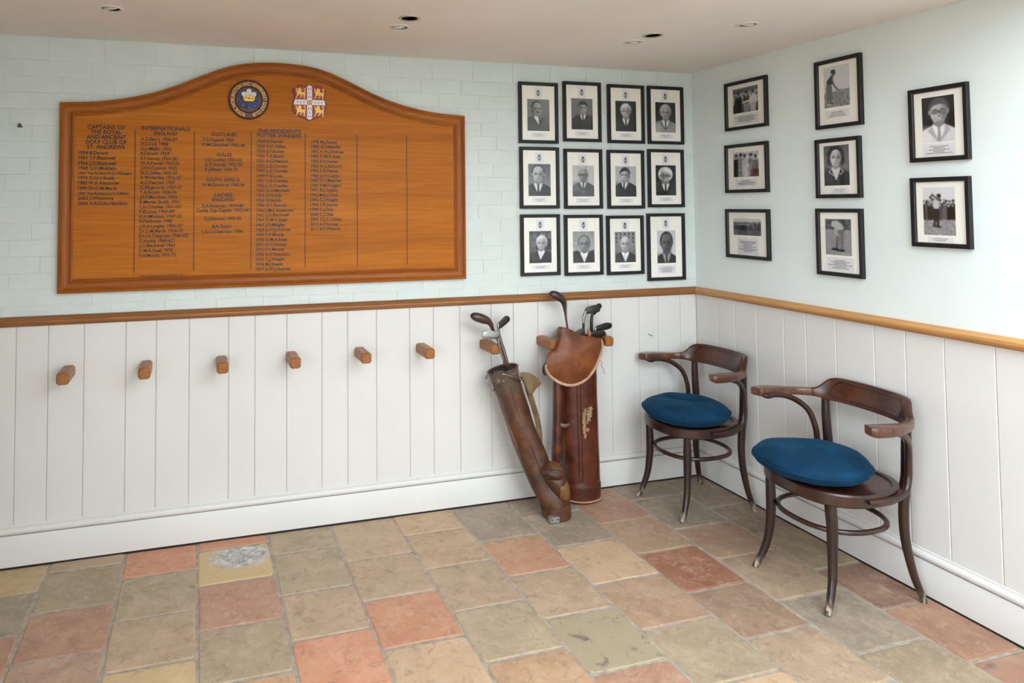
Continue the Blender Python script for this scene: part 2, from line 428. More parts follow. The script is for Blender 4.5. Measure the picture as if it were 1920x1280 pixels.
# back wall: painted brick above the rail, boards below
wall_back = struct(box('wall_back', XL, .15, 0.0, .2, -.1, 2.75, MAT['mortar_paint']))
def brick_mesh(seed):
    r = random.Random(seed); nx, nz = 4, 2; V = []; F = []
    for kz in range(nz+1):
        for kx in range(nx+1):
            u, w = kx/nx-.5, kz/nz-.5
            d = -.0030+r.uniform(-.0008, .0008)
            V.append((u*.984+r.uniform(-.006, .006)*(abs(u) == .5), d, w*.945+r.uniform(-.020, .020)*(abs(w) == .5)))
    for kz in range(nz):
        for kx in range(nx):
            a = kz*(nx+1)+kx; F.append((a, a+1, a+nx+2, a+nx+1))
    ring = [i for i in range(nx+1)]+[(kz)*(nx+1)+nx for kz in range(1, nz+1)]+[nz*(nx+1)+i for i in range(nx-1, -1, -1)]+[kz*(nx+1) for kz in range(nz-1, 0, -1)]
    b = len(V)
    for i in ring:
        x, y, z = V[i]; V.append((x*1.008, .001, z*1.02))
    k_ = len(ring)
    for i in range(k_): F.append((ring[i], b+i, b+(i+1) % k_, ring[(i+1) % k_]))
    me = bpy.data.meshes.new('brick'); me.from_pydata(V, [], F)
    bm = bmesh.new(); bm.from_mesh(me); bmesh.ops.recalc_face_normals(bm, faces=bm.faces[:]); bm.to_mesh(me); bm.free()
    # make sure they face the room
    if sum(p.normal.y for p in me.polygons) > 0: me.flip_normals()
    me.update()
    me.materials.append(MAT['brick']); return me
bricks = [brick_mesh(s) for s in range(10)]
br = random.Random(11)
course = .0750
z_edges = [1.104]+[1.149+course*i for i in range(16)]+[ZC]
for i in range(len(z_edges)-1):
    z0, z1 = z_edges[i], z_edges[i+1]
    if z1-z0 < .02: continue
    x = -.004+(-.115 if i % 2 else 0)+br.uniform(-.015, .015)
    if i % 2: spans = [(x, -.004)]
    else: spans = []
    while x > -4.0:
        L = .232+br.uniform(-.008, .008)
        spans.append((x-L, x)); x -= L
    for a, b in spans:
        if b-a < .03: continue
        if a > -3.40 and b < -1.56 and z0 > 1.25 and z1 < 2.06: continue     # wholly behind the honours board
        me = br.choice(bricks)
        o = bpy.data.objects.new('brick', me); COL.objects.link(o); o.parent = wall_back
        o.location = ((a+b)/2, br.uniform(-.0003, .0012), (z0+z1)/2+br.uniform(-.001, .001)); o.rotation_euler = (br.uniform(-.012, .012), br.uniform(-.006, .006), br.uniform(-.005, .005)); o.scale = (b-a, 1, z1-z0)
# right wall
wall_right = struct(box('wall_right', 0.0, .2, YF-.2, .2, -.1, 2.75, MAT['plaster']))
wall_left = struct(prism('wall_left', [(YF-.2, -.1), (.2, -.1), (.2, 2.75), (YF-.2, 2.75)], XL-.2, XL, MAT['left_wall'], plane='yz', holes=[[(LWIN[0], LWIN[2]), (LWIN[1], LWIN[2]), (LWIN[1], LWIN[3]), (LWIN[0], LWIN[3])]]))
struct(box('ground', -30, 30, -30, 30, -.4, -.15, paint('garden_ground', (120, 122, 96), .9, .2, 20, .2)))
# wall behind the camera, with the glazed opening
wf = prism('wall_front', [(XL, -.1), (0, -.1), (0, 2.75), (XL, 2.75)], YF-.2, YF, MAT['room'], holes=[[(WIN[0], WIN[2]), (WIN[1], WIN[2]), (WIN[1], WIN[3]), (WIN[0], WIN[3])]])
struct(wf)
# ceiling with round cut-outs for the downlights and the rooflight opening
LIGHTS = [(-3.210, -.559, 'white'), (-2.018, -.735, 'dark'), (-2.018, -.582, 'white'), (-.831, -.751, 'dark'), (-.837, -.608, 'white'), (-.545, -1.025, 'white')]
RL = .038
holes = [[(x+RL*math.cos(2*PI*j/24), y+RL*math.sin(2*PI*j/24)) for j in range(24)] for x, y, _ in LIGHTS]
holes.append([(ROOF[0], ROOF[2]), (ROOF[1], ROOF[2]), (ROOF[1], ROOF[3]), (ROOF[0], ROOF[3])])
struct(prism('ceiling', [(XL, YF), (0, YF), (0, 0), (XL, 0)], ZC, ZC+.14, MAT['ceiling'], plane='xy', holes=holes))

# wainscot boards
gb = [-3.97, -3.80, -3.655, -3.523, -3.373, -3.193, -3.058, -2.908, -2.724, -2.598, -2.442, -2.265, -2.132, -1.980, -1.800, -1.668, -1.518, -1.336, -1.203, -1.053, -.870, -.738, -.588, -.403, -.273, -.119, -.006]
gr = [-.006, -.179, -.312, -.465, -.642, -.775, -.940, -1.130, -1.269, -1.426, -1.610, -1.745, -1.89, -2.07, -2.20, -2.36, -2.54]
def plank(a, b, wall, side):
    t = .006; e = .0025; g = .0010; z0, z1 = .17, 1.075
    prof = [(a+g, 0), (a+g, t-e), (a+g+e, t), (b-g-e, t), (b-g, t-e), (b-g, 0)]
    if side == 'b': V = [(s, -d, z) for z in (z0, z1) for s, d in prof]
    else: V = [(-d, s, z) for z in (z0, z1) for s, d in prof]
    n = len(prof); F = [(i, i+1, n+i+1, n+i) for i in range(n-1)]+[tuple(range(n)), tuple(range(2*n-1, n-1, -1))]
    bm = bmesh.new(); vv = [bm.verts.new(v) for v in V]
    for f in F: bm.faces.new([vv[i] for i in f])
    return from_bm('plank', bm, MAT['panel'], wall)
for a, b in zip(gb, gb[1:]): plank(a, b, wall_back, 'b')
for a, b in zip(gr[1:], gr): plank(a, b, wall_right, 'r')
def moulding(name, prof, side, m, length):
    """profile (distance from wall, height) run along the back or right wall with a mitre in the corner"""
    n = len(prof)
    if side == 'b': V = [(-length, -d, z) for d, z in prof]+[(-d, -d, z) for d, z in prof]
    else: V = [(-d, -d, z) for d, z in prof]+[(-d, -length, z) for d, z in prof]
    F = [(i, (i+1) % n, n+(i+1) % n, n+i) for i in range(n)]+[tuple(range(n)), tuple(range(2*n-1, n-1, -1))]
    bm = bmesh.new(); vv = [bm.verts.new(v) for v in V]
    for f in F: bm.faces.new([vv[i] for i in f])
    return struct(from_bm(name, bm, m, None, smooth=30))
arc = lambda cx, cz, r, a0, a1, n: [(cx+r*math.cos(math.radians(a0+(a1-a0)*i/n)), cz+r*math.sin(math.radians(a0+(a1-a0)*i/n))) for i in range(n+1)]
base_prof = [(0, .007), (.020, .007), (.020, .138), (.018, .1415), (.0085, .1415)]+arc(.0085, .159, .0165, -88, 88, 10)+[(.0095, .1765), (.0095, .181), (.006, .1845), (0, .1845)]
bb = moulding('baseboard_back', base_prof, 'b', MAT['panel'], 4.3)
box('shadow_strip', -4.25, -.012, -.0175, -.0005, -.004, .0085, MAT['gap_shade'], bb)  # dark strip painting in the shade under the skirting
bb = moulding('baseboard_right', base_prof, 'r', MAT['panel'], 4.3)
box('shadow_strip', -.0175, -.0005, -4.25, -.012, -.004, .0085, MAT['gap_shade'], bb)  # same painted shadow line along the right wall
rail_prof = [(0, 1.104), (.010, 1.104), (.018, 1.0985), (.0265, 1.0930)]+arc(.026, 1.0815, .0115, 75, -80, 8)+[(.020, 1.0675), (.012, 1.0645), (.012, 1.0600), (0, 1.0600)]
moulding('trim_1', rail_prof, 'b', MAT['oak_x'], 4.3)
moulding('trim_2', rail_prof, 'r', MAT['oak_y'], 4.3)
# the dark strips above paint in the shadow line between skirting and tiles
# glazing behind and above the camera
k = M('window_glass'); tr = k.n('ShaderNodeBsdfTransparent'); gl = k.n('ShaderNodeBsdfGlossy'); gl.inputs['Roughness'].default_value = .02
mx = k.n('ShaderNodeMixShader'); mx.inputs[0].default_value = .06
k.l(tr.outputs[0], mx.inputs[1]); k.l(gl.outputs[0], mx.inputs[2]); k.l(mx.outputs[0], k.t.nodes['Material Output'].inputs[0]); MAT['pane'] = k.m
w1 = struct(empty('window_1', ((ROOF[0]+ROOF[1])/2, (ROOF[2]+ROOF[3])/2, ZC+.14)))
nb = 5; dx = (ROOF[1]-ROOF[0])/nb
for i in range(nb+1):
    x = ROOF[0]+dx*i-w1.location.x
    box('glazing_bar', x-.02, x+.02, ROOF[2]-w1.location.y, ROOF[3]-w1.location.y, .002, .07, MAT['white_metal'], w1)
    if i < nb: box('pane', x+.021, x+dx-.021, ROOF[2]-w1.location.y, ROOF[3]-w1.location.y, .03, .036, MAT['pane'], w1)
w2 = struct(empty('window_2', ((WIN[0]+WIN[1])/2, YF-.1, WIN[2])))
nb = 4; dx = (WIN[1]-WIN[0])/nb; hw = WIN[3]-WIN[2]
for i in range(nb+1):
    x = WIN[0]+dx*i-w2.location.x
    box('glazing_bar', x-.03+(.03 if i == 0 else 0)-(.03 if i == nb else 0), x+.03+(.03 if i == 0 else 0)-(.03 if i == nb else 0), -.03, .03, .06, hw-.06, MAT['white_metal'], w2)
    if i < nb: box('pane', x+.031, x+dx-.031, -.004, .004, .061, hw-.061, MAT['pane'], w2)
for z in (0, hw-.06): box('window_frame', WIN[0]-w2.location.x, WIN[1]-w2.location.x, -.04, .04, z, z+.06, MAT['white_metal'], w2)
w3 = struct(empty('window_3', (XL-.1, (LWIN[0]+LWIN[1])/2, LWIN[2])))
nb = 4; dx = (LWIN[1]-LWIN[0])/nb; hw = LWIN[3]-LWIN[2]
for i in range(nb+1):
    y = LWIN[0]+dx*i-w3.location.y; q = .03 if i == 0 else (-.03 if i == nb else 0)
    box('glazing_bar', -.03, .03, y-.03+q, y+.03+q, .06, hw-.06, MAT['white_metal'], w3)
    if i < nb: box('pane', -.004, .004, y+.031, y+dx-.031, .061, hw-.061, MAT['pane'], w3)
for z in (0, hw-.06): box('window_frame', -.04, .04, LWIN[0]-w3.location.y, LWIN[1]-w3.location.y, z, z+.06, MAT['white_metal'], w3)
# ---------------------------------------------------------------- honours board
PY = -.022                                     # face of the veneered panel
board = tag(empty('honours_board', (-2.487, 0, 1.203)), 'large arched golden oak honours board lettered in black names on the brick wall', 'honours board')
BX, BZ = -2.487, 1.203
ARCH = [(-3.486, 2.080), (-3.347, 2.086), (-3.25, 2.099), (-3.152, 2.119), (-3.054, 2.147), (-2.952, 2.188), (-2.849, 2.236), (-2.746, 2.279), (-2.638, 2.305), (-2.494, 2.315),
        (-2.347, 2.306), (-2.244, 2.282), (-2.141, 2.243), (-1.999, 2.181), (-1.855, 2.132), (-1.678, 2.096), (-1.488, 2.080)]
arch = [(p[0]-BX, p[1]-BZ) for p in catmull([(a, b) for a, b in ARCH], 4)]
# symmetrise the curve about the middle
half = arch
def arch_z(x):
    for (a, b), (c, d) in zip(half, half[1:]):
        if a <= x <= c: return b+(d-b)*(x-a)/max(c-a, 1e-9)
    return half[-1][1]
W = .9985
xs = [-W]+[-W+.085+2*(W-.085)*i/58 for i in range(59)]+[W]
top = [(x, (arch_z(max(-W, min(W, x)))+arch_z(max(-W, min(W, -x))))/2) for x in xs]
outline = [(-W, 0)]+top+[(W, 0)]
def offset_loop(loop, d):
    n = len(loop); out = []
    for i in range(n):
        p0, p1, p2 = (np.array(loop[(i-1) % n]), np.array(loop[i]), np.array(loop[(i+1) % n]))
        a = p1-p0; b = p2-p1; a /= np.linalg.norm(a); b /= np.linalg.norm(b)
        na = np.array([a[1], -a[0]]); nb_ = np.array([b[1], -b[0]]); m_ = na+nb_; m_ /= np.linalg.norm(m_)
        out.append(tuple(p1+m_*d/max(.3, m_@na)))
    return out
# moulding profile: (inset from the outer edge, distance out from wall)
mp_ = [(0, .004), (0, .030), (.002, .033), (.011, .035), (.0135, .033), (.015, .029), (.022, .0235), (.030, .0215), (.044, .0215), (.048, .0235), (.0525, .0275), (.057, .0285), (.060, .0270), (.0615, .0235), (.067, .0215), (.067, .004)]
loops = [[(a, -d, b) for a, b in offset_loop(outline, ins)] for ins, d in mp_]
n_out = len(outline)
def frame_piece(idx, m):
    """members of the moulding between the mitres"""
    secs = [[loops[k][i] for k in range(len(mp_))] for i in idx]
    return loft('frame_member', secs, m, board, caps=True, smooth=30)
frame_piece([0, 1], MAT['board_frame_v'])
frame_piece(list(range(1, n_out-1)), MAT['board_frame'])
frame_piece([n_out-2, n_out-1], MAT['board_frame_v'])
frame_piece([n_out-1, 0], MAT['board_frame'])
prism('panel', offset_loop(outline, .064), PY, -.006, MAT['board'], board)

def text_mesh(lines, offset=.012):
    """every line as (text,) flat mesh: returns vertex and face arrays with cap height 1 and width natural"""
    objs = []
    for t in lines:
        cu = bpy.data.curves.new('t', 'FONT'); cu.body = t; cu.size = 1.0; cu.resolution_u = 3; cu.offset = offset
        o = bpy.data.objects.new('t', cu); COL.objects.link(o); objs.append(o)
    bpy.context.view_layer.update(); dg = bpy.context.evaluated_depsgraph_get(); out = []
    for o in objs:
        me = bpy.data.meshes.new_from_object(o.evaluated_get(dg))
        v = np.zeros(len(me.vertices)*3); me.vertices.foreach_get('co', v); v = v.reshape(-1, 3)
        out.append((v[:, :2].copy(), [tuple(p.vertices) for p in me.polygons])); bpy.data.meshes.remove(me)
    for o in objs:
        cu = o.data; bpy.data.objects.remove(o); bpy.data.curves.remove(cu)
    return out
CAP = .69     # cap height of the built-in face at size 1
LINES=[
(1,'CAPTAINS OF',-3.368,-3.204,1.971,0.017),
(1,'THE ROYAL',-3.354,-3.218,1.948,0.018),
(1,'AND ANCIENT',-3.372,-3.199,1.925,0.018),
(1,'GOLF CLUB OF',-3.376,-3.196,1.902,0.018),
(1,'ST. ANDREWS',-3.369,-3.204,1.879,0.017),
(1,'1934 B.Darwin',-3.404,-3.275,1.85,0.015),
(1,'1963 T.F.Blackwell',-3.404,-3.246,1.827,0.015),
(1,'1966 J.G.Blackwell',-3.404,-3.243,1.802,0.015),
(1,'1968 G.H.Micklem',-3.403,-3.242,1.779,0.015),
(1,'1969 The Rt.Hon.W.S.I.Whitelaw',-3.403,-3.171,1.755,0.012),
(1,'1973 D.N.V.Smith',-3.403,-3.248,1.733,0.015),
(1,'1980 W.R.Alexander',-3.405,-3.225,1.71,0.015),
(1,'1990 Dr.D.M.Marsh',-3.405,-3.236,1.685,0.015),
(1,'1993 The Rt.Hon.Lord Griffiths',-3.404,-3.185,1.661,0.012),
(1,'2002 J.Whitmore',-3.404,-3.252,1.639,0.015),
(1,'2004 A.R.Cole-Hamilton',-3.404,-3.19,1.615,0.014),
(2,'INTERNATIONALS',-3.132,-2.91,1.972,0.018),
(2,'ENGLAND',-3.076,-2.969,1.948,0.016),
(2,'A.G.Barry 1906-07',-3.135,-2.968,1.92,0.015),
(2,'H.S.Colt 1908',-3.134,-3.01,1.897,0.015),
(2,'G.L.Mellin 1922',-3.134,-2.996,1.874,0.015),
(2,'B.Darwin 1924*',-3.134,-2.996,1.852,0.015),
(2,'E.F.Storey 1924-36*',-3.134,-2.961,1.828,0.015),
(2,'W.A.Powell 1924-25',-3.134,-2.959,1.805,0.015),
(2,'J.H.S.Cannon 1925',-3.133,-2.97,1.782,0.015),
(2,'H.D.Gillies 1925-27',-3.133,-2.966,1.759,0.015),
(2,'R.W.Hartley 1926-35*',-3.133,-2.942,1.737,0.015),
(2,'A.G.Pearson 1927',-3.135,-2.978,1.713,0.015),
(2,'G.Illingworth 1927-37',-3.136,-2.945,1.69,0.015),
(2,'T.A.Bourn 1928-34',-3.136,-2.97,1.667,0.015),
(2,'J.S.F.Morrison 1930',-3.136,-2.968,1.644,0.014),
(2,'E.Martin Smith 1931',-3.136,-2.956,1.621,0.015),
(2,'L.G.Crawley 1931-55*',-3.136,-2.944,1.598,0.015),
(2,'P.B.Lucas 1947-49*',-3.137,-2.971,1.575,0.015),
(2,'G.H.Micklem 1947-55',-3.137,-2.947,1.552,0.014),
(2,'R.Pattinson 1949',-3.137,-2.988,1.53,0.015),
(2,'J.D.A.Langley 1950-53*',-3.137,-2.936,1.507,0.015),
(2,'Dr.D.M.Marsh 1956-72*',-3.137,-2.932,1.483,0.015),
(2,'B.H.G.Chapman 1960-62*',-3.138,-2.909,1.46,0.015),
(2,'G.Huddy 1960-62*',-3.138,-2.976,1.437,0.015),
(2,'J.G.Blackwell 1963',-3.138,-2.976,1.415,0.015),
(2,'D.M.A.Steel 1970',-3.138,-2.986,1.391,0.015),
(2,'P.H.Moody 1971-72',-3.138,-2.97,1.368,0.015),
(2,'* DENOTES PLAYED IN WALKER CUP',-3.139,-2.938,1.27,0.009),
(3,'SCOTLAND',-2.812,-2.691,1.95,0.017),
(3,'T.S.Osgood 1925',-2.852,-2.704,1.923,0.015),
(3,'H.M.Campbell 1962-68',-2.853,-2.65,1.899,0.015),
(3,'WALES',-2.789,-2.713,1.85,0.016),
(3,'J.G.Coulter 1951-52',-2.842,-2.665,1.826,0.015),
(3,'G.T.Duncan 1952-59',-2.841,-2.662,1.802,0.016),
(3,'R.J.Bevan 1964-74',-2.84,-2.684,1.779,0.015),
(3,'SOUTH AFRICA',-2.835,-2.673,1.728,0.017),
(3,'W.M.Grindrod 1960-64',-2.853,-2.651,1.703,0.015),
(3,'LADIES',-2.796,-2.709,1.653,0.017),
(3,'ENGLAND',-2.806,-2.699,1.631,0.017),
(3,'E.A.Boatman 1974-80',-2.851,-2.657,1.601,0.015),
(3,'Curtis Cup Captain 1992-94',-2.878,-2.632,1.579,0.016),
(3,'F.J.Edmond 1990-92',-2.841,-2.668,1.539,0.015),
(3,'B.A.Taylor',-2.804,-2.711,1.502,0.015),
(3,'L.G.U.Chairman 1984',-2.853,-2.661,1.476,0.015),
(4,"THE PRESIDENT'S",-2.588,-2.374,1.972,0.018),
(4,'PUTTER WINNERS',-2.591,-2.372,1.95,0.018),
(4,'1924 B.Darwin',-2.592,-2.464,1.921,0.015),
(4,'1925 H.D.Gillies',-2.592,-2.452,1.896,0.015),
(4,'1926 E.F.Storey',-2.592,-2.458,1.872,0.015),
(4,'1930 T.A.Bourn',-2.592,-2.459,1.847,0.015),
(4,'1931 A.G.Pearson',-2.593,-2.439,1.823,0.015),
(4,'1932 L.G.Crawley',-2.593,-2.439,1.798,0.015),
(4,'1947 L.G.Crawley',-2.593,-2.439,1.774,0.015),
(4,'1949 P.B.Lucas',-2.593,-2.465,1.749,0.015),
(4,'1951 L.G.Crawley',-2.593,-2.439,1.725,0.015),
(4,'1952 L.G.Crawley',-2.593,-2.439,1.7,0.015),
(4,'1953 G.H.Micklem',-2.594,-2.431,1.676,0.014),
(4,'1954 G.Huddy',-2.594,-2.47,1.652,0.015),
(4,'1955 G.Huddy',-2.594,-2.47,1.627,0.015),
(4,'1956 G.T.Duncan',-2.594,-2.445,1.603,0.015),
(4,'1960 J.M.E.Anderson',-2.594,-2.412,1.578,0.015),
(4,'1963 J.G.Blackwell',-2.594,-2.434,1.554,0.014),
(4,'1964 D.M.A.Steel',-2.595,-2.444,1.53,0.015),
(4,'1967 J.D.Midgley',-2.595,-2.452,1.505,0.015),
(4,'1968 A.W.J.Holmes',-2.595,-2.427,1.481,0.015),
(4,'1969 P.H.Moody',-2.595,-2.456,1.457,0.015),
(4,'1970 D.M.A.Steel',-2.595,-2.445,1.432,0.015),
(4,'1971 G.T.Duncan',-2.596,-2.446,1.408,0.014),
(4,'1972 P.H.Moody',-2.596,-2.457,1.384,0.014),
(4,'1973 A.D.Swanston',-2.596,-2.429,1.359,0.015),
(4,'1975 C.J.Weight',-2.596,-2.455,1.335,0.015),
(4,'1976 M.J.Reece',-2.596,-2.465,1.311,0.015),
(4,'1977 A.W.J.Holmes',-2.596,-2.428,1.287,0.015),
(5,'1978 M.J.Reece',-2.322,-2.191,1.923,0.015),
(5,'1980 G.S.Melville',-2.322,-2.172,1.899,0.015),
(5,'1981 A.W.J.Holmes',-2.322,-2.155,1.874,0.015),
(5,'1982 D.M.A.Steel',-2.323,-2.172,1.85,0.015),
(5,'1983 E.R.Dexter',-2.323,-2.181,1.825,0.015),
(5,'1984 A.G.Edmond',-2.323,-2.166,1.8,0.015),
(5,'1985 E.R.Dexter',-2.324,-2.181,1.776,0.015),
(5,'1986 J.J.N.Caplan',-2.324,-2.174,1.751,0.015),
(5,'1987 D.C.Meacher',-2.324,-2.164,1.727,0.015),
(5,'1989 P.M.Froggatt',-2.324,-2.167,1.702,0.015),
(5,'1991 B.S.Ingleby',-2.325,-2.182,1.678,0.015),
(5,'1992 M.R.A.Cox',-2.325,-2.185,1.653,0.015),
(5,'1993 C.J.Weight',-2.325,-2.184,1.629,0.015),
(5,'1994 S.R.Seman',-2.325,-2.185,1.604,0.015),
(5,'1999 C.J.Dale',-2.326,-2.208,1.58,0.015),
(5,'2000 C.J.Dale',-2.326,-2.208,1.555,0.015),
(5,'2005 O.J.C.Lindsay',-2.326,-2.164,1.531,0.015),
(5,'2012 A.P.Stracey',-2.326,-2.182,1.506,0.015),
(5,'2013 B.C.Wescoe',-2.327,-2.173,1.482,0.014)
]
TM = text_mesh([l[1] for l in LINES], .030)
for (c, t, x0, x1, zc, hc), (v, f) in zip(LINES, TM):
    a, b = v[:, 0].min(), v[:, 0].max(); sx = (x1-x0)/(b-a); sz = hc/CAP
    mesh_obj('lettering', [(x0+(p[0]-a)*sx-BX, PY-.0006, zc-hc/2+p[1]*sz-BZ) for p in v], f, MAT['ink'], board)
for (xa, za), (xb, zb) in [((-3.156, 1.964), (-3.162, 1.287)), ((-2.888, 1.963), (-2.892, 1.289)), ((-2.618, 1.963), (-2.623, 1.289)), ((-2.35, 1.965), (-2.355, 1.289)), ((-2.079, 1.964), (-2.088, 1.29)), ((-1.814, 1.965), (-1.818, 1.289))]:
    x = (xa+xb)/2-BX
    box('divider_line', x-.0018, x+.0018, PY-.0012, PY+.0005, zb-BZ, za-BZ, MAT['ink'], board)

# round crest
CR = .0985
crest = link('round_crest', lathe('tmp', [(0.0, 0), (CR, 0), (CR, .008), (CR*.97, .012), (CR*.94, .012), (CR*.92, .010), (CR*.68, .010), (CR*.665, .0125), (CR*.63, .0125), (CR*.615, .009), (0.0, .009)], MAT['crest_brown'], None, 56).data, None, board)
bpy.data.objects.remove(bpy.data.objects['tmp'])
crest.rotation_euler = (PI/2, 0, 0); crest.location = (-2.633-BX, PY, 2.124-BZ)      # its local z points into the room
for r0, r1, zz in ((.925, .985, .0126), (.64, .68, .0130)):
    loft('ring', [[(CR*r0*math.cos(a), CR*r0*math.sin(a), zz) for a in np.linspace(0, 2*PI, 56, endpoint=False)], [(CR*(r0+r1)/2*math.cos(a), CR*(r0+r1)/2*math.sin(a), zz+.0018) for a in np.linspace(0, 2*PI, 56, endpoint=False)], [(CR*r1*math.cos(a), CR*r1*math.sin(a), zz) for a in np.linspace(0, 2*PI, 56, endpoint=False)]], MAT['crest_dark'], crest, caps=False)
(v, f), = text_mesh(['ROYAL WORLINGTON AND NEWMARKET GOLF CLUB'], .012)
a, b = v[:, 0].min(), v[:, 0].max(); V = []
for p in v:
    t = (p[0]-a)/(b-a); ang = math.radians(-90-14-t*332); r = CR*(.705+.185*p[1]/CAP)
    V.append((r*math.cos(ang), r*math.sin(ang), .0108))
mesh_obj('ring_lettering', V, f, MAT['gold'], crest)
S = CR
mantle = [(-.20, .46), (-.36, .40), (-.50, .30), (-.60, .14), (-.44, .12), (-.40, .02), (-.52, -.10), (-.58, -.28), (-.44, -.36), (-.24, -.42), (-.08, -.46), (0, -.54)]
mantle = mantle+[(-x, y) for x, y in reversed(mantle[:-1])]
prism('mantling', [(x*S, y*S) for x, y in mantle], .009, .0135, MAT['crest_blue'], crest, plane='xy', bevel=.001)
def plume(cx, cy, w, h, ang):
    pts = [(-.18, 0), (-.42, .35), (-.5, .72), (-.36, .96), (0, 1.06), (.36, .96), (.5, .72), (.42, .35), (.18, 0)]
    c_, s_ = math.cos(ang), math.sin(ang)
    q = [(cx+(x*w)*c_-(y*h)*s_, cy+(x*w)*s_+(y*h)*c_) for x, y in catmull(pts, 3)]
    prism('feather', [(x*S, y*S) for x, y in q], .0135, .0185, MAT['silver'], crest, plane='xy', bevel=.0012)
plume(-.08, .06, .24, .36, math.radians(38)); plume(.08, .06, .24, .36, math.radians(-38)); plume(0, .08, .26, .44, 0)
cr_pts = [(-.26, -.02), (-.30, .10), (-.22, .19), (-.10, .21), (-.05, .17), (0, .27), (.05, .17), (.10, .21), (.22, .19), (.30, .10), (.26, -.02), (.20, -.10), (-.20, -.10)]
prism('crown', [(x*S, y*S) for x, y in cr_pts], .0185, .0225, MAT['gold_hi'], crest, plane='xy', bevel=.001,
      holes=[[(x*S, y*S) for x, y in h_] for h_ in ([(-.20, .02), (-.10, .02), (-.11, .12), (-.19, .12)], [(.10, .02), (.20, .02), (.19, .12), (.11, .12)], [(-.05, .02), (.05, .02), (.03, .12), (-.03, .12)])])
for x, y in ((-.28, -.30), (0, -.40), (.28, -.30)):
    lathe('stud', [(0, 0), (.0022, 0), (.0018, .0012), (0, .0016)], MAT['silver'], crest, 8, loc=(x*S, y*S, .0134))
# shield
shield = tag(empty('shield_crest', (-2.332-BX, PY, 2.120-BZ)), None); shield.parent = board; shield.rotation_euler = (PI/2, 0, 0)
sw, sh = .0855, .090
half_o = [(0, 1.0), (.12, .93), (.33, .97), (.56, 1.0), (.66, 1.0), (.74, .86), (.88, .76), (.99, .70), (.92, .55), (.88, .35), (.90, .15), (.97, -.05), (1.0, -.28), (.95, -.50), (.78, -.70), (.55, -.82), (.28, -.92), (0, -1.0)]
so = [(x*sw, y*sh) for x, y in half_o]+[(-x*sw, y*sh) for x, y in reversed(half_o[1:-1])]
prism('shield_back', so, 0, .007, MAT['crest_dark'], shield, plane='xy')
prism('shield_field', [(x*.97, y*.97) for x, y in so], .006, .010, MAT['shield_red'], shield, plane='xy')
cross = [(-.15, .92), (0, 1.0), (.15, .92), (.15, .16), (.89, .16), (.97, -.13), (.15, -.13), (.15, -.93), (0, -.99), (-.15, -.93), (-.15, -.13), (-.97, -.13), (-.89, .16), (-.15, .16)]
prism('shield_cross', [(x*sw*.98, y*sh*.98) for x, y in cross], .0095, .0125, MAT['shield_white'], shield, plane='xy')
er = [(0, .5), (.18, .1), (.3, -.5), (.1, -.25), (0, -.5), (-.1, -.25), (-.3, -.5), (-.18, .1)]
for ex, ey in [(-.06, .78), (.07, .78), (0, .56), (-.06, .33), (.07, .33), (-.72, .02), (-.54, .02), (-.34, .02), (.34, .02), (.54, .02), (.72, .02), (-.06, -.33), (.07, -.33), (0, -.56), (-.06, -.78), (.07, -.78)]:
    prism('ermine_spot', [(ex*sw+x*.0075, ey*sh+y*.0145) for x, y in er], .0122, .0130, MAT['ink'], shield, plane='xy')
prism('book', [(-.012, -.010), (.012, -.010), (.0135, .010), (-.0135, .010)], .0122, .0150, MAT['shield_red'], shield, plane='xy', bevel=.001)
for q in (-.006, .006): prism('book_page', [(q-.0045, -.006), (q+.0045, -.006), (q+.0045, .006), (q-.0045, .006)], .0148, .0156, MAT['gold'], shield, plane='xy')
lion = [(-.50, .62), (-.44, .66), (-.38, .52), (-.34, .24), (-.26, .30), (-.28, .44), (-.20, .56), (-.08, .62), (.06, .60), (.14, .50), (.16, .36), (.12, .22), (.26, .16), (.44, .16), (.52, .22), (.50, .34), (.40, .38), (.36, .46), (.42, .56), (.56, .60), (.66, .56), (.60, .50), (.50, .50), (.48, .46), (.58, .38), (.62, .24), (.56, .06), (.58, -.14), (.50, -.34), (.56, -.52), (.46, -.58), (.38, -.52), (.40, -.30), (.34, -.14), (.24, -.10), (.20, -.32), (.10, -.44), (.0, -.48), (-.04, -.42), (.06, -.34), (.08, -.16), (-.04, -.12), (-.20, -.20), (-.30, -.36), (-.40, -.52), (-.52, -.56), (-.50, -.46), (-.40, -.36), (-.34, -.14), (-.36, .06), (-.46, .30)]
for lx, ly in ((-.56, .50), (.54, .50), (-.56, -.48), (.54, -.48)):
    prism('lion', [(lx*sw+x*.046, ly*sh+y*.046) for x, y in lion], .0095, .0128, MAT['gold'], shield, plane='xy')
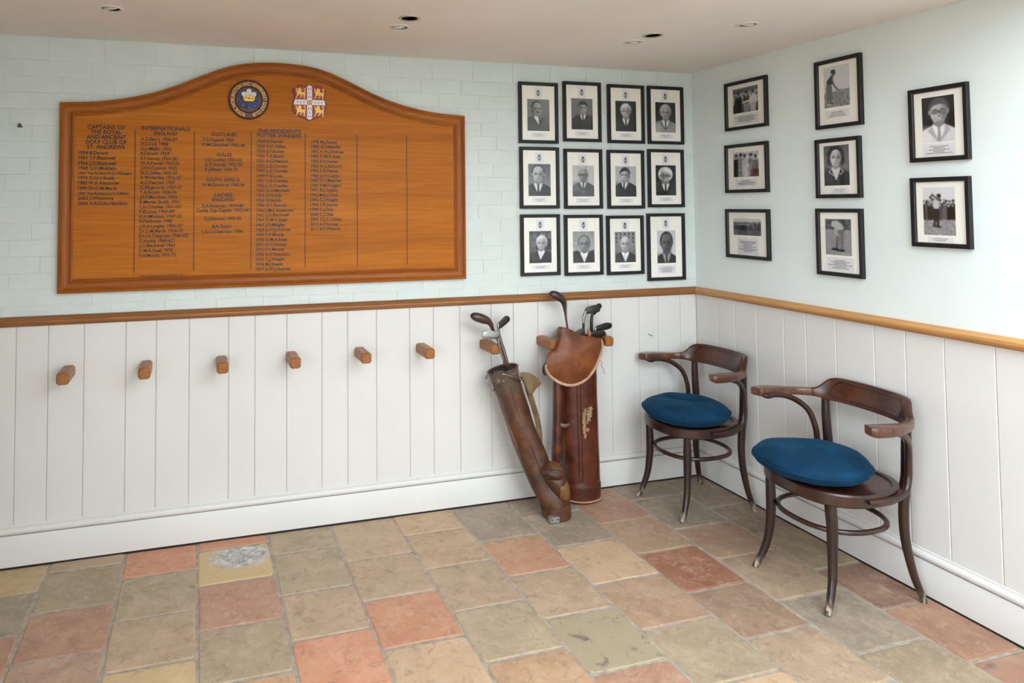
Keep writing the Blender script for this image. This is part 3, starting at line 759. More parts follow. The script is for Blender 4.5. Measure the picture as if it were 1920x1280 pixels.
# ---------------------------------------------------------------- framed photographs
class Pic:
    """small grey-scale painter: soft ellipses, polygons and strokes on a grid, u right, v down, both 0..1"""
    def __init__(s, nx, ny, asp, bg=.5, bg2=None, seed=0):
        s.nx, s.ny, s.asp = nx, ny, asp          # asp = height / width
        u = (np.arange(nx))/(nx-1); v = (np.arange(ny))/(ny-1)
        s.U, s.V = np.meshgrid(u, v); s.px = 1.0/nx
        s.a = np.full((ny, nx), bg, float)
        if bg2 is not None: s.a = bg+(bg2-bg)*s.V
        s.r = np.random.RandomState(seed); s.tint = None
    def put(s, m, val): s.a = s.a*(1-m)+val*m
    def ell(s, cx, cy, rx, ry, val, soft=1.2, ang=0, op=1):
        """cx,rx in widths; cy,ry in widths measured down from the top"""
        x = s.U-cx; y = s.V*s.asp-cy; c, q = math.cos(ang), math.sin(ang)
        X = (x*c+y*q)/rx; Y = (-x*q+y*c)/ry
        d = (np.sqrt(X*X+Y*Y)-1)*min(rx, ry)
        s.put(np.clip(.5-d/(soft*s.px), 0, 1)*op, val)
    def poly(s, pts, val, soft=1.0, op=1):
        x = s.U; y = s.V*s.asp; inside = np.zeros(x.shape, bool); dist = np.full(x.shape, 9.)
        n = len(pts)
        for i in range(n):
            (x0, y0), (x1, y1) = pts[i], pts[(i+1) % n]
            cnd = ((y0 > y) != (y1 > y)); xi = (x1-x0)*(y-y0)/((y1-y0) if y1 != y0 else 1e-9)+x0
            inside ^= cnd & (x < xi)
            L = (x1-x0)**2+(y1-y0)**2+1e-12; t = np.clip(((x-x0)*(x1-x0)+(y-y0)*(y1-y0))/L, 0, 1)
            dist = np.minimum(dist, np.hypot(x-x0-t*(x1-x0), y-y0-t*(y1-y0)))
        sd = np.where(inside, -dist, dist)
        s.put(np.clip(.5-sd/(soft*s.px), 0, 1)*op, val)
    def line(s, pts, w, val, op=1):
        x = s.U; y = s.V*s.asp; dist = np.full(x.shape, 9.)
        for (x0, y0), (x1, y1) in zip(pts, pts[1:]):
            L = (x1-x0)**2+(y1-y0)**2+1e-12; t = np.clip(((x-x0)*(x1-x0)+(y-y0)*(y1-y0))/L, 0, 1)
            dist = np.minimum(dist, np.hypot(x-x0-t*(x1-x0), y-y0-t*(y1-y0)))
        s.put(np.clip(.5-(dist-w/2)/s.px, 0, 1)*op, val)
    def grain(s, amt, y0=0, y1=9, sc=1):
        n = s.r.rand(s.ny//sc+2, s.nx//sc+2)-.5; n = np.kron(n, np.ones((sc, sc)))[:s.ny, :s.nx]
        m = ((s.V*s.asp) >= y0) & ((s.V*s.asp) <= y1); s.a = np.clip(s.a+n*amt*m, 0, 1)
    def blur(s, n=1):
        for _ in range(n):
            a = np.pad(s.a, 1, mode='edge'); a = a[:-2]*.25+a[1:-1]*.5+a[2:]*.25; s.a = a[:, :-2]*.25+a[:, 1:-1]*.5+a[:, 2:]*.25
        return s
    def mesh(s, name, w, h, parent, loc):
        """flat print of size w,h in local x,z facing -y"""
        V = np.zeros((s.ny, s.nx, 3)); V[..., 0] = (s.U-.5)*w; V[..., 2] = (.5-s.V)*h
        idx = np.arange(s.nx*s.ny).reshape(s.ny, s.nx)
        F = np.stack([idx[1:, :-1], idx[1:, 1:], idx[:-1, 1:], idx[:-1, :-1]], -1).reshape(-1, 4)
        me = bpy.data.meshes.new(name); me.from_pydata(V.reshape(-1, 3).tolist(), [], F.tolist())
        g = np.clip(s.a, 0, 1); lv = np.where(g <= .04045, g/12.92, ((g+.055)/1.055)**2.4)
        C = np.ones((s.ny, s.nx, 4)); C[..., :3] = lv[..., None]*np.array([1.0, .985, .975])
        if s.tint is not None: C[..., :3] = C[..., :3]*(1-s.tint[..., None])+np.array(lin((150, 40, 44)))*s.tint[..., None]*(lv[..., None]*1.2+.25)
        at = me.color_attributes.new('print', 'FLOAT_COLOR', 'POINT'); at.data.foreach_set('color', C.reshape(-1).astype(np.float32))
        me.update(); return link(name, me, MAT['print'], parent, loc)

def portrait(seed, bg, bg2, cx, cy, r, skin, hair, style, suit, shirt=.88, tie=.15, turn=0, glasses=False, bow=False, side=1, moustache=False, stripe=False, collar=None, back=None):
    p = Pic(64, 92, 1.42, bg, bg2, seed); R = r*1.18
    if back == 'books':
        for sh in (.05, .42, .80, 1.18):
            p.poly([(0, sh+.30), (1, sh+.30), (1, sh+.34), (0, sh+.34)], .08)
            for i in range(16):
                x0 = i/16; p.poly([(x0, sh+.06*p.r.rand()), (x0+.05, sh+.05*p.r.rand()), (x0+.05, sh+.3), (x0, sh+.3)], .12+.4*p.r.rand())
        p.poly([(.0, .16), (.3, .16), (.3, .95), (.0, .95)], .45, op=.6)
    if back == 'trees':
        p.poly([(0, .92), (.2, .86), (.34, .95), (.4, 1.5), (0, 1.5)], .16, 3); p.poly([(.78, .9), (1, .84), (1, 1.5), (.7, 1.5)], .2, 3)
        p.grain(.08, 0, .85, 6)
    if back == 'house':
        p.poly([(0, 0), (1, 0), (1, .62), (0, .62)], .56)
        for i in range(5):
            for j in range(3): p.poly([(.04+i*.2, .06+j*.18), (.12+i*.2, .06+j*.18), (.12+i*.2, .17+j*.18), (.04+i*.2, .17+j*.18)], .24)
        p.grain(.12, .6, 1.5, 3)
    p.grain(.03)
    # shoulders
    y0 = cy+R*1.15; s_ = turn*.10
    p.poly([(cx-R*.5, y0), (cx-R*1.35-s_, y0+R*.42), (cx-R*2.0-s_, y0+R*.95), (cx-R*2.3, 1.6), (cx+R*2.4, 1.6), (cx+R*2.0-s_, y0+R*.9), (cx+R*1.3-s_, y0+R*.42), (cx+R*.5, y0)], suit, 2)
    p.ell(cx-side*R*1.3, y0+R*1.1, R*.8, R*.9, min(1, suit+.10), 16, 0, .7)
    # neck, shirt
    p.poly([(cx-R*.46, cy+R*.5), (cx+R*.46, cy+R*.5), (cx+R*.5, y0+R*.3), (cx-R*.5, y0+R*.3)], skin*.72, 1.5)
    p.poly([(cx-R*.52+s_*.5, y0-R*.08), (cx+s_, y0+R*.34), (cx+R*.52+s_*.5, y0-R*.08), (cx+R*.58, y0+R*.22), (cx+R*.10+s_, y0+R*1.5), (cx-R*.10+s_, y0+R*1.5), (cx-R*.58, y0+R*.22)], shirt, 1)
    if bow: p.poly([(cx-R*.5, y0+R*.16), (cx, y0+R*.3), (cx+R*.5, y0+R*.16), (cx+R*.46, y0+R*.6), (cx, y0+R*.42), (cx-R*.46, y0+R*.6)], .96, 1); p.line([(cx-R*.1, y0+R*.3), (cx-R*.1, y0+R*.46)], R*.05, .7)
    else:
        p.poly([(cx-R*.15+s_, y0+R*.24), (cx+R*.15+s_, y0+R*.24), (cx+R*.10+s_, y0+R*.45), (cx+R*.17+s_*1.4, y0+R*1.5), (cx-R*.17+s_*1.4, y0+R*1.5), (cx-R*.10+s_, y0+R*.45)], tie, 1)
        if stripe:
            for i in range(6): p.line([(cx-R*.2+s_, y0+R*(.5+i*.3)), (cx+R*.2+s_, y0+R*(.38+i*.3))], R*.07, .7)
    p.poly([(cx-R*.66, y0+R*.1), (cx-R*1.0, y0+R*.55), (cx-R*.12+s_, y0+R*1.55), (cx-R*.04+s_, y0+R*1.5)], suit*.8+.03, 1.2); p.poly([(cx+R*.66, y0+R*.1), (cx+R*1.0, y0+R*.55), (cx+R*.12+s_, y0+R*1.55), (cx+R*.04+s_, y0+R*1.5)], suit*.8+.03, 1.2)
    if collar: p.line([(cx-R*.62, y0+R*.15), (cx-R*.9, y0+R*.55), (cx-R*.25, y0+R*1.0)], R*.1, collar); p.line([(cx+R*.62, y0+R*.15), (cx+R*.95, y0+R*.5), (cx+R*.5, y0+R*.9)], R*.1, collar)
    # hair behind, ears, face
    if style == 'bushy': p.ell(cx, cy-R*.18, R*1.12, R*1.1, hair, 3)
    if style == 'woman':
        p.ell(cx, cy-R*.12, R*1.12, R*1.22, hair, 2); p.ell(cx-R*.75, cy+R*.45, R*.4, R*.5, hair, 2); p.ell(cx+R*.75, cy+R*.4, R*.4, R*.5, hair, 2)
    elif style != 'bald': p.ell(cx-turn*R*.10, cy-R*.16, R*.90, R*1.06, hair, 1.6)
    else: p.ell(cx, cy-R*.05, R*.86, R*.95, hair, 2)
    for e in (-1, 1):
        if style != 'woman': p.ell(cx+e*R*.80-turn*R*.1, cy+R*.05, R*.13, R*.22, skin*.8, 1)
    p.ell(cx+turn*R*.08, cy+R*.10, R*.72, R*1.0, skin, 1.4)
    p.ell(cx+turn*R*.06, cy+R*.55, R*.58, R*.62, skin, 1.4)
    if style in ('bald', 'receding'): p.ell(cx+turn*R*.05, cy-R*.42, R*.66, R*.58, min(1, skin*1.06), 2)
    if style == 'bald': p.ell(cx-R*.15, cy-R*.62, R*.3, R*.2, min(1, skin*1.18), 6, 0, .7)
    if style == 'slick': p.poly([(cx-R*.82, cy-R*.1), (cx-R*.72, cy-R*.75), (cx-R*.2, cy-R*1.12), (cx+R*.4, cy-R*1.08), (cx+R*.76, cy-R*.6), (cx+R*.76, cy-R*.15), (cx+R*.58, cy-R*.5), (cx+R*.1, cy-R*.62), (cx-R*.5, cy-R*.5)], hair, 1.4)
    if style == 'bushy': p.poly([(cx-R*.95, cy-R*.1), (cx-R*.7, cy-R*1.0), (cx, cy-R*1.22), (cx+R*.8, cy-R*.9), (cx+R*.95, cy), (cx+R*.62, cy-R*.4), (cx, cy-R*.6), (cx-R*.6, cy-R*.35)], hair, 2)
    # light and shade of the sitter
    f0 = cx+turn*R*.16
    p.ell(cx+side*R*.50, cy+R*.2, R*.20, R*.78, skin*.50, 9, 0, .75); p.ell(cx, cy+R*1.02, R*.42, R*.16, skin*.55, 5, 0, .6); p.ell(f0, cy+R*.06, R*.52, R*.14, skin*.62, 5, 0, .6)
    p.ell(cx-side*R*.30, cy+R*.28, R*.2, R*.26, min(1, skin*1.16), 6, 0, .6)
    f = cx+turn*R*.16
    for e in (-1, 1):
        p.line([(f+e*R*.14, cy-R*.13), (f+e*R*.32, cy-R*.17), (f+e*R*.48, cy-R*.10)], R*.07, skin*.35 if hair < .5 else skin*.75, .75)
        p.ell(f+e*R*.31, cy+R*.05, R*.17, R*.09, skin*.45, 2, 0, .8); p.ell(f+e*R*.31, cy+R*.05, R*.06, R*.06, .06, 1)
    p.line([(f+R*.02, cy), (f+R*.10*side, cy+R*.36)], R*.07, skin*.7, .7); p.ell(f+R*.03*side, cy+R*.42, R*.14, R*.06, skin*.5, 2, 0, .8)
    p.line([(f-R*.25, cy+R*.66), (f, cy+R*.70), (f+R*.25, cy+R*.65)], R*.07, skin*.38, .9)
    if seed in (8, 14, 16, 3): p.line([(f-R*.2, cy+R*.67), (f+R*.2, cy+R*.67)], R*.07, .9, .9)
    p.line([(f-R*.36, cy+R*.42), (f-R*.40, cy+R*.66)], R*.05, skin*.65, .6); p.line([(f+R*.36, cy+R*.42), (f+R*.40, cy+R*.66)], R*.05, skin*.6, .6)
    if moustache: p.line([(f-R*.26, cy+R*.58), (f, cy+R*.52), (f+R*.26, cy+R*.58)], R*.12, .14)
    if glasses:
        for e in (-1, 1):
            p.ell(f+e*R*.34, cy+R*.06, R*.27, R*.21, .12, 1, 0, .95); p.ell(f+e*R*.34, cy+R*.06, R*.21, R*.155, skin*.86, 1); p.ell(f+e*R*.34, cy+R*.06, R*.07, R*.06, .15, 1)
        p.line([(f-R*.1, cy+R*.04), (f+R*.1, cy+R*.04)], R*.07, .12)
    p.blur(1); p.grain(.04); return p

def golfer(p, x, top, h, dark, light, pose):
    """standing figure painted into a picture; h is body height in widths"""
    hd = h/14
    if pose == 'stand':
        p.ell(x+hd*2.2, top+hd, hd*.95, hd*1.25, .32, 1); p.ell(x+hd*1.9, top+hd*.5, hd*1.0, hd*.8, .1, 1)
        p.poly([(x+hd*1.2, top+hd*1.9), (x+hd*2.0, top+hd*2.4), (x+hd*1.8, top+hd*5.6), (x-hd*.9, top+hd*5.8), (x-hd*1.0, top+hd*4.2)], dark, 1)
        p.poly([(x-hd*1.2, top+hd*5.6), (x+hd*1.2, top+hd*5.6), (x+hd*1.5, top+hd*9.5), (x+hd*1.2, top+hd*13.3), (x+hd*.3, top+hd*13.3), (x+hd*.1, top+hd*9.6), (x-hd*.1, top+hd*13.6), (x-hd*1.0, top+hd*13.6), (x-hd*1.4, top+hd*8)], light, 1)
        p.line([(x+hd*1.2, top+hd*3.0), (x+hd*2.3, top+hd*6.2), (x+hd*4.0, top+hd*8.4)], hd*.7, .35); p.line([(x+hd*4.0, top+hd*8.4), (x+hd*5.6, top+hd*8.2)], hd*.35, .5)
        p.ell(x+hd*.9, top+hd*13.6, hd*1.1, hd*.4, .2, 1); p.ell(x-hd*.1, top+hd*13.9, hd*1.1, hd*.4, .75, 1)
    if pose == 'putt':
        p.ell(x-hd*3.2, top+hd*1.2, hd*1.0, hd*1.1, .35, 1); p.ell(x-hd*3.1, top+hd*.7, hd*1.0, hd*.7, .15, 1)
        p.poly([(x-hd*2.6, top+hd*.4), (x-hd*.4, top+hd*.1), (x+hd*1.4, top+hd*1.4), (x+hd*2.0, top+hd*3.4), (x+hd*.2, top+hd*4.0), (x-hd*1.4, top+hd*2.8), (x-hd*2.8, top+hd*2.0)], light, 1)
        p.poly([(x-hd*.2, top+hd*3.6), (x+hd*2.0, top+hd*3.2), (x+hd*1.8, top+hd*7.5), (x+hd*1.6, top+hd*11), (x+hd*.4, top+hd*11), (x+hd*.4, top+hd*8), (x-hd*.2, top+hd*10.6), (x-hd*1.5, top+hd*10.6), (x-hd*.7, top+hd*7)], dark, 1)
        p.line([(x-hd*1.2, top+hd*2.6), (x-hd*1.2, top+hd*5.0), (x-hd*.3, top+hd*5.6)], hd*.7, .7); p.line([(x-hd*.6, top+hd*5.6), (x-hd*1.0, top+hd*10.6)], hd*.2, .25)
        p.ell(x-hd*1.4, top+hd*10.9, hd*1.4, hd*.45, .08, 1); p.ell(x+hd*.7, top+hd*11.3, hd*1.5, hd*.45, .08, 1)
    if pose == 'swing':
        p.ell(x+hd*1.6, top+hd*1.2, hd*.9, hd*1.1, .4, 1); p.ell(x+hd*1.6, top+hd*.7, hd*.95, hd*.7, .1, 1)
        p.poly([(x-hd*1.2, top+hd*2.0), (x+hd*1.8, top+hd*2.2), (x+hd*1.4, top+hd*6.4), (x-hd*1.0, top+hd*6.4)], light, 1)
        p.line([(x+hd*1.4, top+hd*2.6), (x-hd*.4, top+hd*1.2), (x-hd*1.4, top+hd*.4)], hd*.8, .35); p.line([(x-hd*1.0, top+hd*2.4), (x-hd*2.6, top+hd*1.6), (x-hd*1.4, top+hd*.3)], hd*.8, .3)
        p.poly([(x-hd*1.2, top+hd*6.2), (x+hd*1.5, top+hd*6.2), (x+hd*1.6, top+hd*10.4), (x+hd*1.2, top+hd*13.4), (x+hd*.3, top+hd*13.4), (x+hd*.1, top+hd*10.4), (x-hd*.4, top+hd*13), (x-hd*1.2, top+hd*13), (x-hd*1.0, top+hd*10)], dark, 1)
        p.ell(x-hd*.7, top+hd*13.3, hd*1.0, hd*.4, .06, 1); p.ell(x+hd*1.1, top+hd*13.6, hd*1.1, hd*.4, .06, 1)
def crowd(p, y0, y1, n, seed, x0=0, x1=1, sc=1):
    r = np.random.RandomState(seed)
    for i in range(n):
        x = x0+(x1-x0)*(i+.5*r.rand())/n; y = y0+.04*r.rand(); s_ = .028*sc
        p.poly([(x-s_*1.5, y+s_*1.4), (x+s_*1.5, y+s_*1.4), (x+s_*1.3, y1), (x-s_*1.3, y1)], .06+.35*r.rand()**2, 1)
        p.ell(x, y, s_*.9, s_*1.2, .45+.3*r.rand(), 1); p.ell(x, y-s_*.7, s_*.95, s_*.7, .1+.5*r.rand(), 1)

def caption(w, h, rows, seed):
    p = Pic(56, max(14, int(56*h/w)), h/w, .90, .89, seed); A = h/w
    for i in range(rows):
        y = A*(.16+.68*(i+.5)/rows); L = .16+.30*p.r.rand()
        if rows <= 2: L = (.30, .20)[i % 2]
        x = .5-L
        while x < .5+L:
            q = .02+.05*p.r.rand(); p.line([(x, y), (min(x+q, .5+L), y)], min(.022, A*.32/rows), .45); x += q+.022
    return p
def emblem(seed=0):
    p = Pic(26, 30, 1.22, .90, .90, seed)
    p.ell(.5, .66, .20, .25, .12, 1.2); p.ell(.5, .66, .13, .18, .9, 1.2); p.poly([(.43, .52), (.57, .52), (.52, .66), (.58, .8), (.42, .8), (.48, .66)], .25, 1)
    p.poly([(.34, .26), (.42, .34), (.5, .24), (.58, .34), (.66, .26), (.62, .42), (.38, .42)], .15, 1); p.poly([(.42, .9), (.58, .9), (.5, 1.02)], .2, 1)
    return p
EMB = None
def picture(x, z, w, h, label, photo, prect, crect, rows, side='b', has_emblem=True, seed=0, tilt=0, group=None):
    global EMB
    t = empty('framed_photograph', (x, -.0045, z) if side == 'b' else (-.0005, x, z), 0 if side == 'b' else -PI/2)
    tag(t, label, 'picture', group)
    t.rotation_euler[1] = tilt
    fw, d = .0185, .019
    bm = bmesh.new()
    o_ = [(-w/2, -h/2), (w/2, -h/2), (w/2, h/2), (-w/2, h/2)]
    prof = [(0, 0), (0, d-.001), (.001, d), (fw-.003, d-.001), (fw-.001, d-.004), (fw, d-.010), (fw, 0)]
    rings = []
    for ins, dep in prof:
        rings.append([bm.verts.new((math.copysign(abs(a)-ins, a), -dep, math.copysign(abs(b)-ins, b))) for a, b in o_])
    for r0, r1 in zip(rings, rings[1:]+rings[:1]):
        for i in range(4): bm.faces.new((r0[i], r0[(i+1) % 4], r1[(i+1) % 4], r1[i]))
    from_bm('frame', bm, MAT['black_frame'], t)
    iw, ih = w-2*fw+.004, h-2*fw+.004
    box('mount', -iw/2, iw/2, -.0080, -.002, -ih/2, ih/2, MAT['mat_card'], t)
    box('glass', -iw/2, iw/2, -.0108, -.0096, -ih/2, ih/2, MAT['glass'], t)
    def rect(r): return ((r[0]+r[1])/2-.5)*w, (.5-(r[2]+r[3])/2)*h, (r[1]-r[0])*w, (r[3]-r[2])*h
    cx, cz, pw, ph = rect(prect)
    photo.mesh('photograph', pw, ph, t, (cx, -.0084, cz))
    cx, cz, pw, ph = rect(crect)
    caption(pw, ph, rows, seed).mesh('caption', pw, ph, t, (cx, -.0084, cz))
    if has_emblem:
        ew = .052; eh = .062
        if EMB is None: EMB = emblem().mesh('emblem', ew, eh, t, (0, -.0084, h/2-.020-eh/2-.008))
        else: link('emblem', EMB.data, None, t, (0, -.0084, h/2-.020-eh/2-.008))
    return t
G1 = 'captains portraits on the brick wall'; G2 = 'golf photographs on the plaster wall'
PR = (.215, .785, .275, .795); CR_ = (.31, .69, .825, .90)
back = [
 (-1.0385, 2.1125, .241, .343, 'framed portrait of moustached man in tweed looking right, top row leftmost', dict(seed=1, bg=.50, bg2=.42, cx=.44, cy=.42, r=.235, skin=.62, hair=.16, style='receding', suit=.30, turn=1, moustache=True, side=-1)),
 (-.7615, 2.1275, .242, .343, 'framed portrait of dark suited man with side parting, second in top row', dict(seed=2, bg=.48, bg2=.36, cx=.54, cy=.42, r=.21, skin=.66, hair=.14, style='slick', suit=.14, side=-1)),
 (-.4725, 2.1237, .243, .342, 'framed portrait of white-haired man against black, third in top row', dict(seed=3, bg=.10, bg2=.16, cx=.50, cy=.46, r=.25, skin=.68, hair=.86, style='slick', suit=.14, side=1)),
 (-.2003, 2.1250, .245, .344, 'framed portrait of smiling man in pale jacket, top row nearest the corner', dict(seed=4, bg=.07, bg2=.10, cx=.50, cy=.46, r=.27, skin=.66, hair=.72, style='receding', suit=.58, tie=.3, side=1)),
 (-1.0368, 1.7483, .241, .344, 'framed close portrait of man with dark receding hair, middle row leftmost', dict(seed=5, bg=.36, bg2=.62, cx=.44, cy=.44, r=.29, skin=.72, hair=.16, style='receding', suit=.16, side=1)),
 (-.7605, 1.7440, .243, .340, 'framed portrait of bald man with glasses and striped tie, middle row', dict(seed=6, bg=.74, bg2=.80, cx=.50, cy=.42, r=.23, skin=.58, hair=.62, style='bald', suit=.36, tie=.16, glasses=True, stripe=True)),
 (-.4805, 1.7425, .243, .340, 'framed portrait of dark-haired man leaning on pale ground, third in middle row', dict(seed=7, bg=.70, bg2=.76, cx=.45, cy=.40, r=.24, skin=.74, hair=.10, style='slick', suit=.12, turn=-.4, side=1)),
 (-.2065, 1.7505, .246, .343, 'framed portrait of man with bushy white hair and glasses, middle row by the corner', dict(seed=8, bg=.12, bg2=.10, cx=.48, cy=.48, r=.27, skin=.66, hair=.88, style='bushy', suit=.12, tie=.1, glasses=True, side=-1)),
 (-1.0370, 1.3743, .240, .340, 'framed portrait of white-haired man before bookshelves, bottom row leftmost', dict(seed=9, bg=.20, bg2=.14, cx=.55, cy=.52, r=.24, skin=.74, hair=.88, style='slick', suit=.10, bow=True, back='books', turn=-.5)),
 (-.7640, 1.3685, .243, .342, 'framed portrait of grey-haired man in white tie under pale sky, bottom row', dict(seed=10, bg=.58, bg2=.74, cx=.52, cy=.55, r=.27, skin=.58, hair=.42, style='receding', suit=.16, bow=True, back='trees')),
 (-.4920, 1.3630, .242, .340, 'framed portrait of bald man in white bow tie outside a building, bottom row', dict(seed=11, bg=.56, bg2=.44, cx=.50, cy=.55, r=.27, skin=.74, hair=.55, style='bald', suit=.18, bow=True, back='house')),
 (-.2143, 1.3465, .256, .393, 'taller framed portrait of shadowed dark-haired man, bottom row beside the corner', dict(seed=12, bg=.78, bg2=.84, cx=.50, cy=.52, r=.33, skin=.40, hair=.12, style='receding', suit=.10, shirt=.6, side=1)),
]
for i, (x, z, w, h, lab, kw) in enumerate(back):
    pr, cr, rows = PR, CR_, 2
    if i == 11: pr, cr, rows = (.26, .76, .257, .744), (.26, .76, .775, .905), 5
    if i == 8: cr = (.26, .74, .83, .90)
    picture(x, z, w, h, lab, portrait(**kw), pr, cr, rows, 'b', True, i, 0, G1)
# right wall, x here is the position along that wall
def pic_group(seed):
    p = Pic(72, 64, .92, .60, .62, seed)
    p.poly([(0, .05), (1, 0), (1, .14), (0, .20)], .35); p.poly([(0, .22), (1, .2), (1, .5), (0, .5)], .72); 
    for i in range(6): p.poly([(.04+i*.17, .24), (.14+i*.17, .24), (.14+i*.17, .33), (.04+i*.17, .33)], .4)
    p.poly([(0, .62), (1, .58), (1, 1), (0, 1)], .2); p.grain(.2, .6, 1, 2); p.grain(.08, 0, .6, 3)
    for x, sk, su, tr_s in ((.22, .5, .10, .1), (.55, .55, .08, .55), (.80, .6, .82, .7)):
        p.ell(x, .24, .055, .075, sk, 1); p.ell(x, .19, .058, .04, .1, 1)
        p.poly([(x-.05, .31), (x-.14, .37), (x-.16, .62), (x+.16, .62), (x+.14, .37), (x+.05, .31)], su, 1)
        p.poly([(x-.13, .6), (x+.13, .6), (x+.10, .92), (x-.10, .92)], tr_s, 1); p.poly([(x-.02, .31), (x+.02, .31), (x, .45)], .9, 1)
    p.line([(.42, .55), (.66, .52)], .08, .8); p.grain(.1); return p.blur(1)
def pic_party(seed):
    p = Pic(72, 64, .92, .80, .70, seed); p.grain(.3, 0, 1, 3)
    for x, v, tp in ((.12, .12, .14), (.30, .55, .12), (.46, .75, .16), (.70, .5, .14), (.88, .4, .2)):
        p.ell(x, tp+.02, .06, .08, .55, 1); p.ell(x, tp-.03, .06, .05, .2, 1)
        p.poly([(x-.10, tp+.12), (x+.10, tp+.12), (x+.12, .9), (x-.12, .9)], v, 2)
    p.grain(.35, .1, .92, 2); p.poly([(.35, .5), (.68, .45), (.62, .92), (.4, .92)], .85, 4, .5)  # pale patch paints a reflection in the glass into the print
    p.tint = np.clip((p.U-.66)*14, 0, 1)*np.clip((p.V-.66)*14, 0, 1)*.85
    return p.blur(2)
def pic_crowd(seed):
    p = Pic(84, 52, .60, .80, .70, seed); p.poly([(0, .16), (1, .14), (1, .44), (0, .44)], .22, 2)
    crowd(p, .14, .42, 30, 1, 0, 1, .8); crowd(p, .20, .43, 26, 2, 0, .7, .9); p.poly([(0, .40), (.4, .42), (1, .40), (1, .61), (0, .61)], .34, 3); p.grain(.10, .38, .7, 2); p.grain(.06); return p.blur(1)
def pic_golfer1(seed):
    p = Pic(64, 96, 1.46, .84, .82, seed); p.poly([(0, .93), (1, .86), (1, 1.5), (0, 1.5)], .55, 1); p.grain(.32, .90, 1.5, 2); golfer(p, .20, .14, 1.22, .16, .42, 'stand'); p.grain(.06); return p.blur(1)
def pic_putt(seed):
    p = Pic(64, 92, 1.42, .34, .30, seed); p.grain(.3, 0, .42, 3); p.poly([(0, .40), (1, .42), (1, 1.5), (0, 1.5)], .58, 2); p.grain(.10, .4, 1.5, 2); golfer(p, .52, .06, 1.45, .45, .72, 'putt'); p.ell(.70, 1.36, .02, .02, .95, 1); p.grain(.04); return p.blur(1)
def pic_swing(seed):
    p = Pic(64, 88, 1.34, .86, .84, seed); crowd(p, .38, .92, 11, 5, 0, 1, 1.5); crowd(p, .46, .93, 8, 6, .05, 1, 1.6); p.poly([(0, .92), (1, .90), (1, 1.4), (0, 1.4)], .58, 2); p.grain(.25, .9, 1.5, 2); golfer(p, .40, .18, .95, .14, .78, 'swing'); p.grain(.05); return p.blur(1)
woman = dict(seed=15, bg=.38, bg2=.5, cx=.48, cy=.42, r=.26, skin=.80, hair=.16, style='woman', suit=.14, shirt=.86, tie=.86, collar=.92, side=1)
man = dict(seed=16, bg=.12, bg2=.10, cx=.52, cy=.46, r=.30, skin=.74, hair=.32, style='slick', suit=.86, shirt=.94, tie=.62, glasses=True, side=1)
wp = portrait(**woman); wp.grain(.10, 0, .9, 3)
right = [
 (-.432, 2.139, .296, .268, 'black framed photograph of three standing men with long caption, nearest the corner at top', pic_group(21), (.19, .79, .15, .66), (.20, .80, .69, .89), 6),
 (-.994, 2.1137, .240, .325, 'black framed photograph of golfer in dark jumper playing a shot, top of middle column', pic_golfer1(22), (.19, .745, .11, .70), (.21, .72, .745, .86), 3),
 (-1.439, 1.917, .229, .302, 'black framed portrait of laughing man with glasses and curly hair, upper right', portrait(**man), (.22, .77, .135, .745), (.22, .77, .765, .93), 5),
 (-.425, 1.792, .300, .268, 'black framed photograph of a group with a red patch, middle of corner column', pic_party(23), (.19, .79, .17, .68), (.24, .74, .72, .87), 4),
 (-.982, 1.7625, .233, .280, 'black framed portrait of dark-haired woman in trimmed jacket, centre of middle column', wp, (.18, .745, .12, .79), (.32, .70, .83, .93), 2),
 (-1.435, 1.560, .228, .283, 'black framed photograph of golfer swinging before spectators, lower right', pic_swing(24), (.20, .745, .145, .825), (.26, .70, .85, .925), 2),
 (-.422, 1.434, .304, .269, 'black framed wide photograph of a distant crowd above long caption, corner column bottom', pic_crowd(25), (.17, .81, .19, .53), (.26, .74, .59, .92), 9),
 (-.978, 1.4163, .238, .314, 'black framed photograph of golfer bent over a putt, bottom of middle column', pic_putt(26), (.19, .755, .155, .69), (.21, .79, .725, .925), 6),
]
for i, (y, z, w, h, lab, ph, pr, cr, rows) in enumerate(right):
    picture(y, z, w, h, lab, ph, pr, cr, rows, 'r', False, 40+i, 0, G2)

# ---------------------------------------------------------------- coat pegs
PEGX = [-3.435, -3.100, -2.757, -2.419, -2.071, -1.740, -1.379, -1.040, -.703]
PLAB = ['oak coat peg at the far left end of the row', 'second oak coat peg from the left', 'third oak coat peg from the left', 'fourth oak coat peg from the left', 'fifth oak coat peg from the left',
        'sixth oak coat peg, last bare one before the golf bags', 'oak coat peg touching the clubs of the leaning bag', 'oak coat peg left of the hooded golf bag', 'oak coat peg half hidden right of the hooded golf bag']
def peg_mesh():
    s = .026; c = .009; L = .158; e = .006
    o_ = [(s-c, -s), (s, -s+c), (s, s-c), (s-c, s), (-s+c, s), (-s, s-c), (-s, -s+c), (-s+c, -s)]
    secs = [[(a, 0, b) for a, b in o_], [(a, -(L-e), b) for a, b in o_], [(a*.80, -L, b*.80) for a, b in o_]]
    return loft('peg_tmp', secs, MAT['peg'], None, smooth=False)
pm = peg_mesh(); me = pm.data; bpy.data.objects.remove(pm)
for x, lab in zip(PEGX, PLAB):
    o = link('coat_peg', me, None, None, (x, -.0062, .848)); tag(o, lab, 'coat peg', 'coat pegs along the white boards')

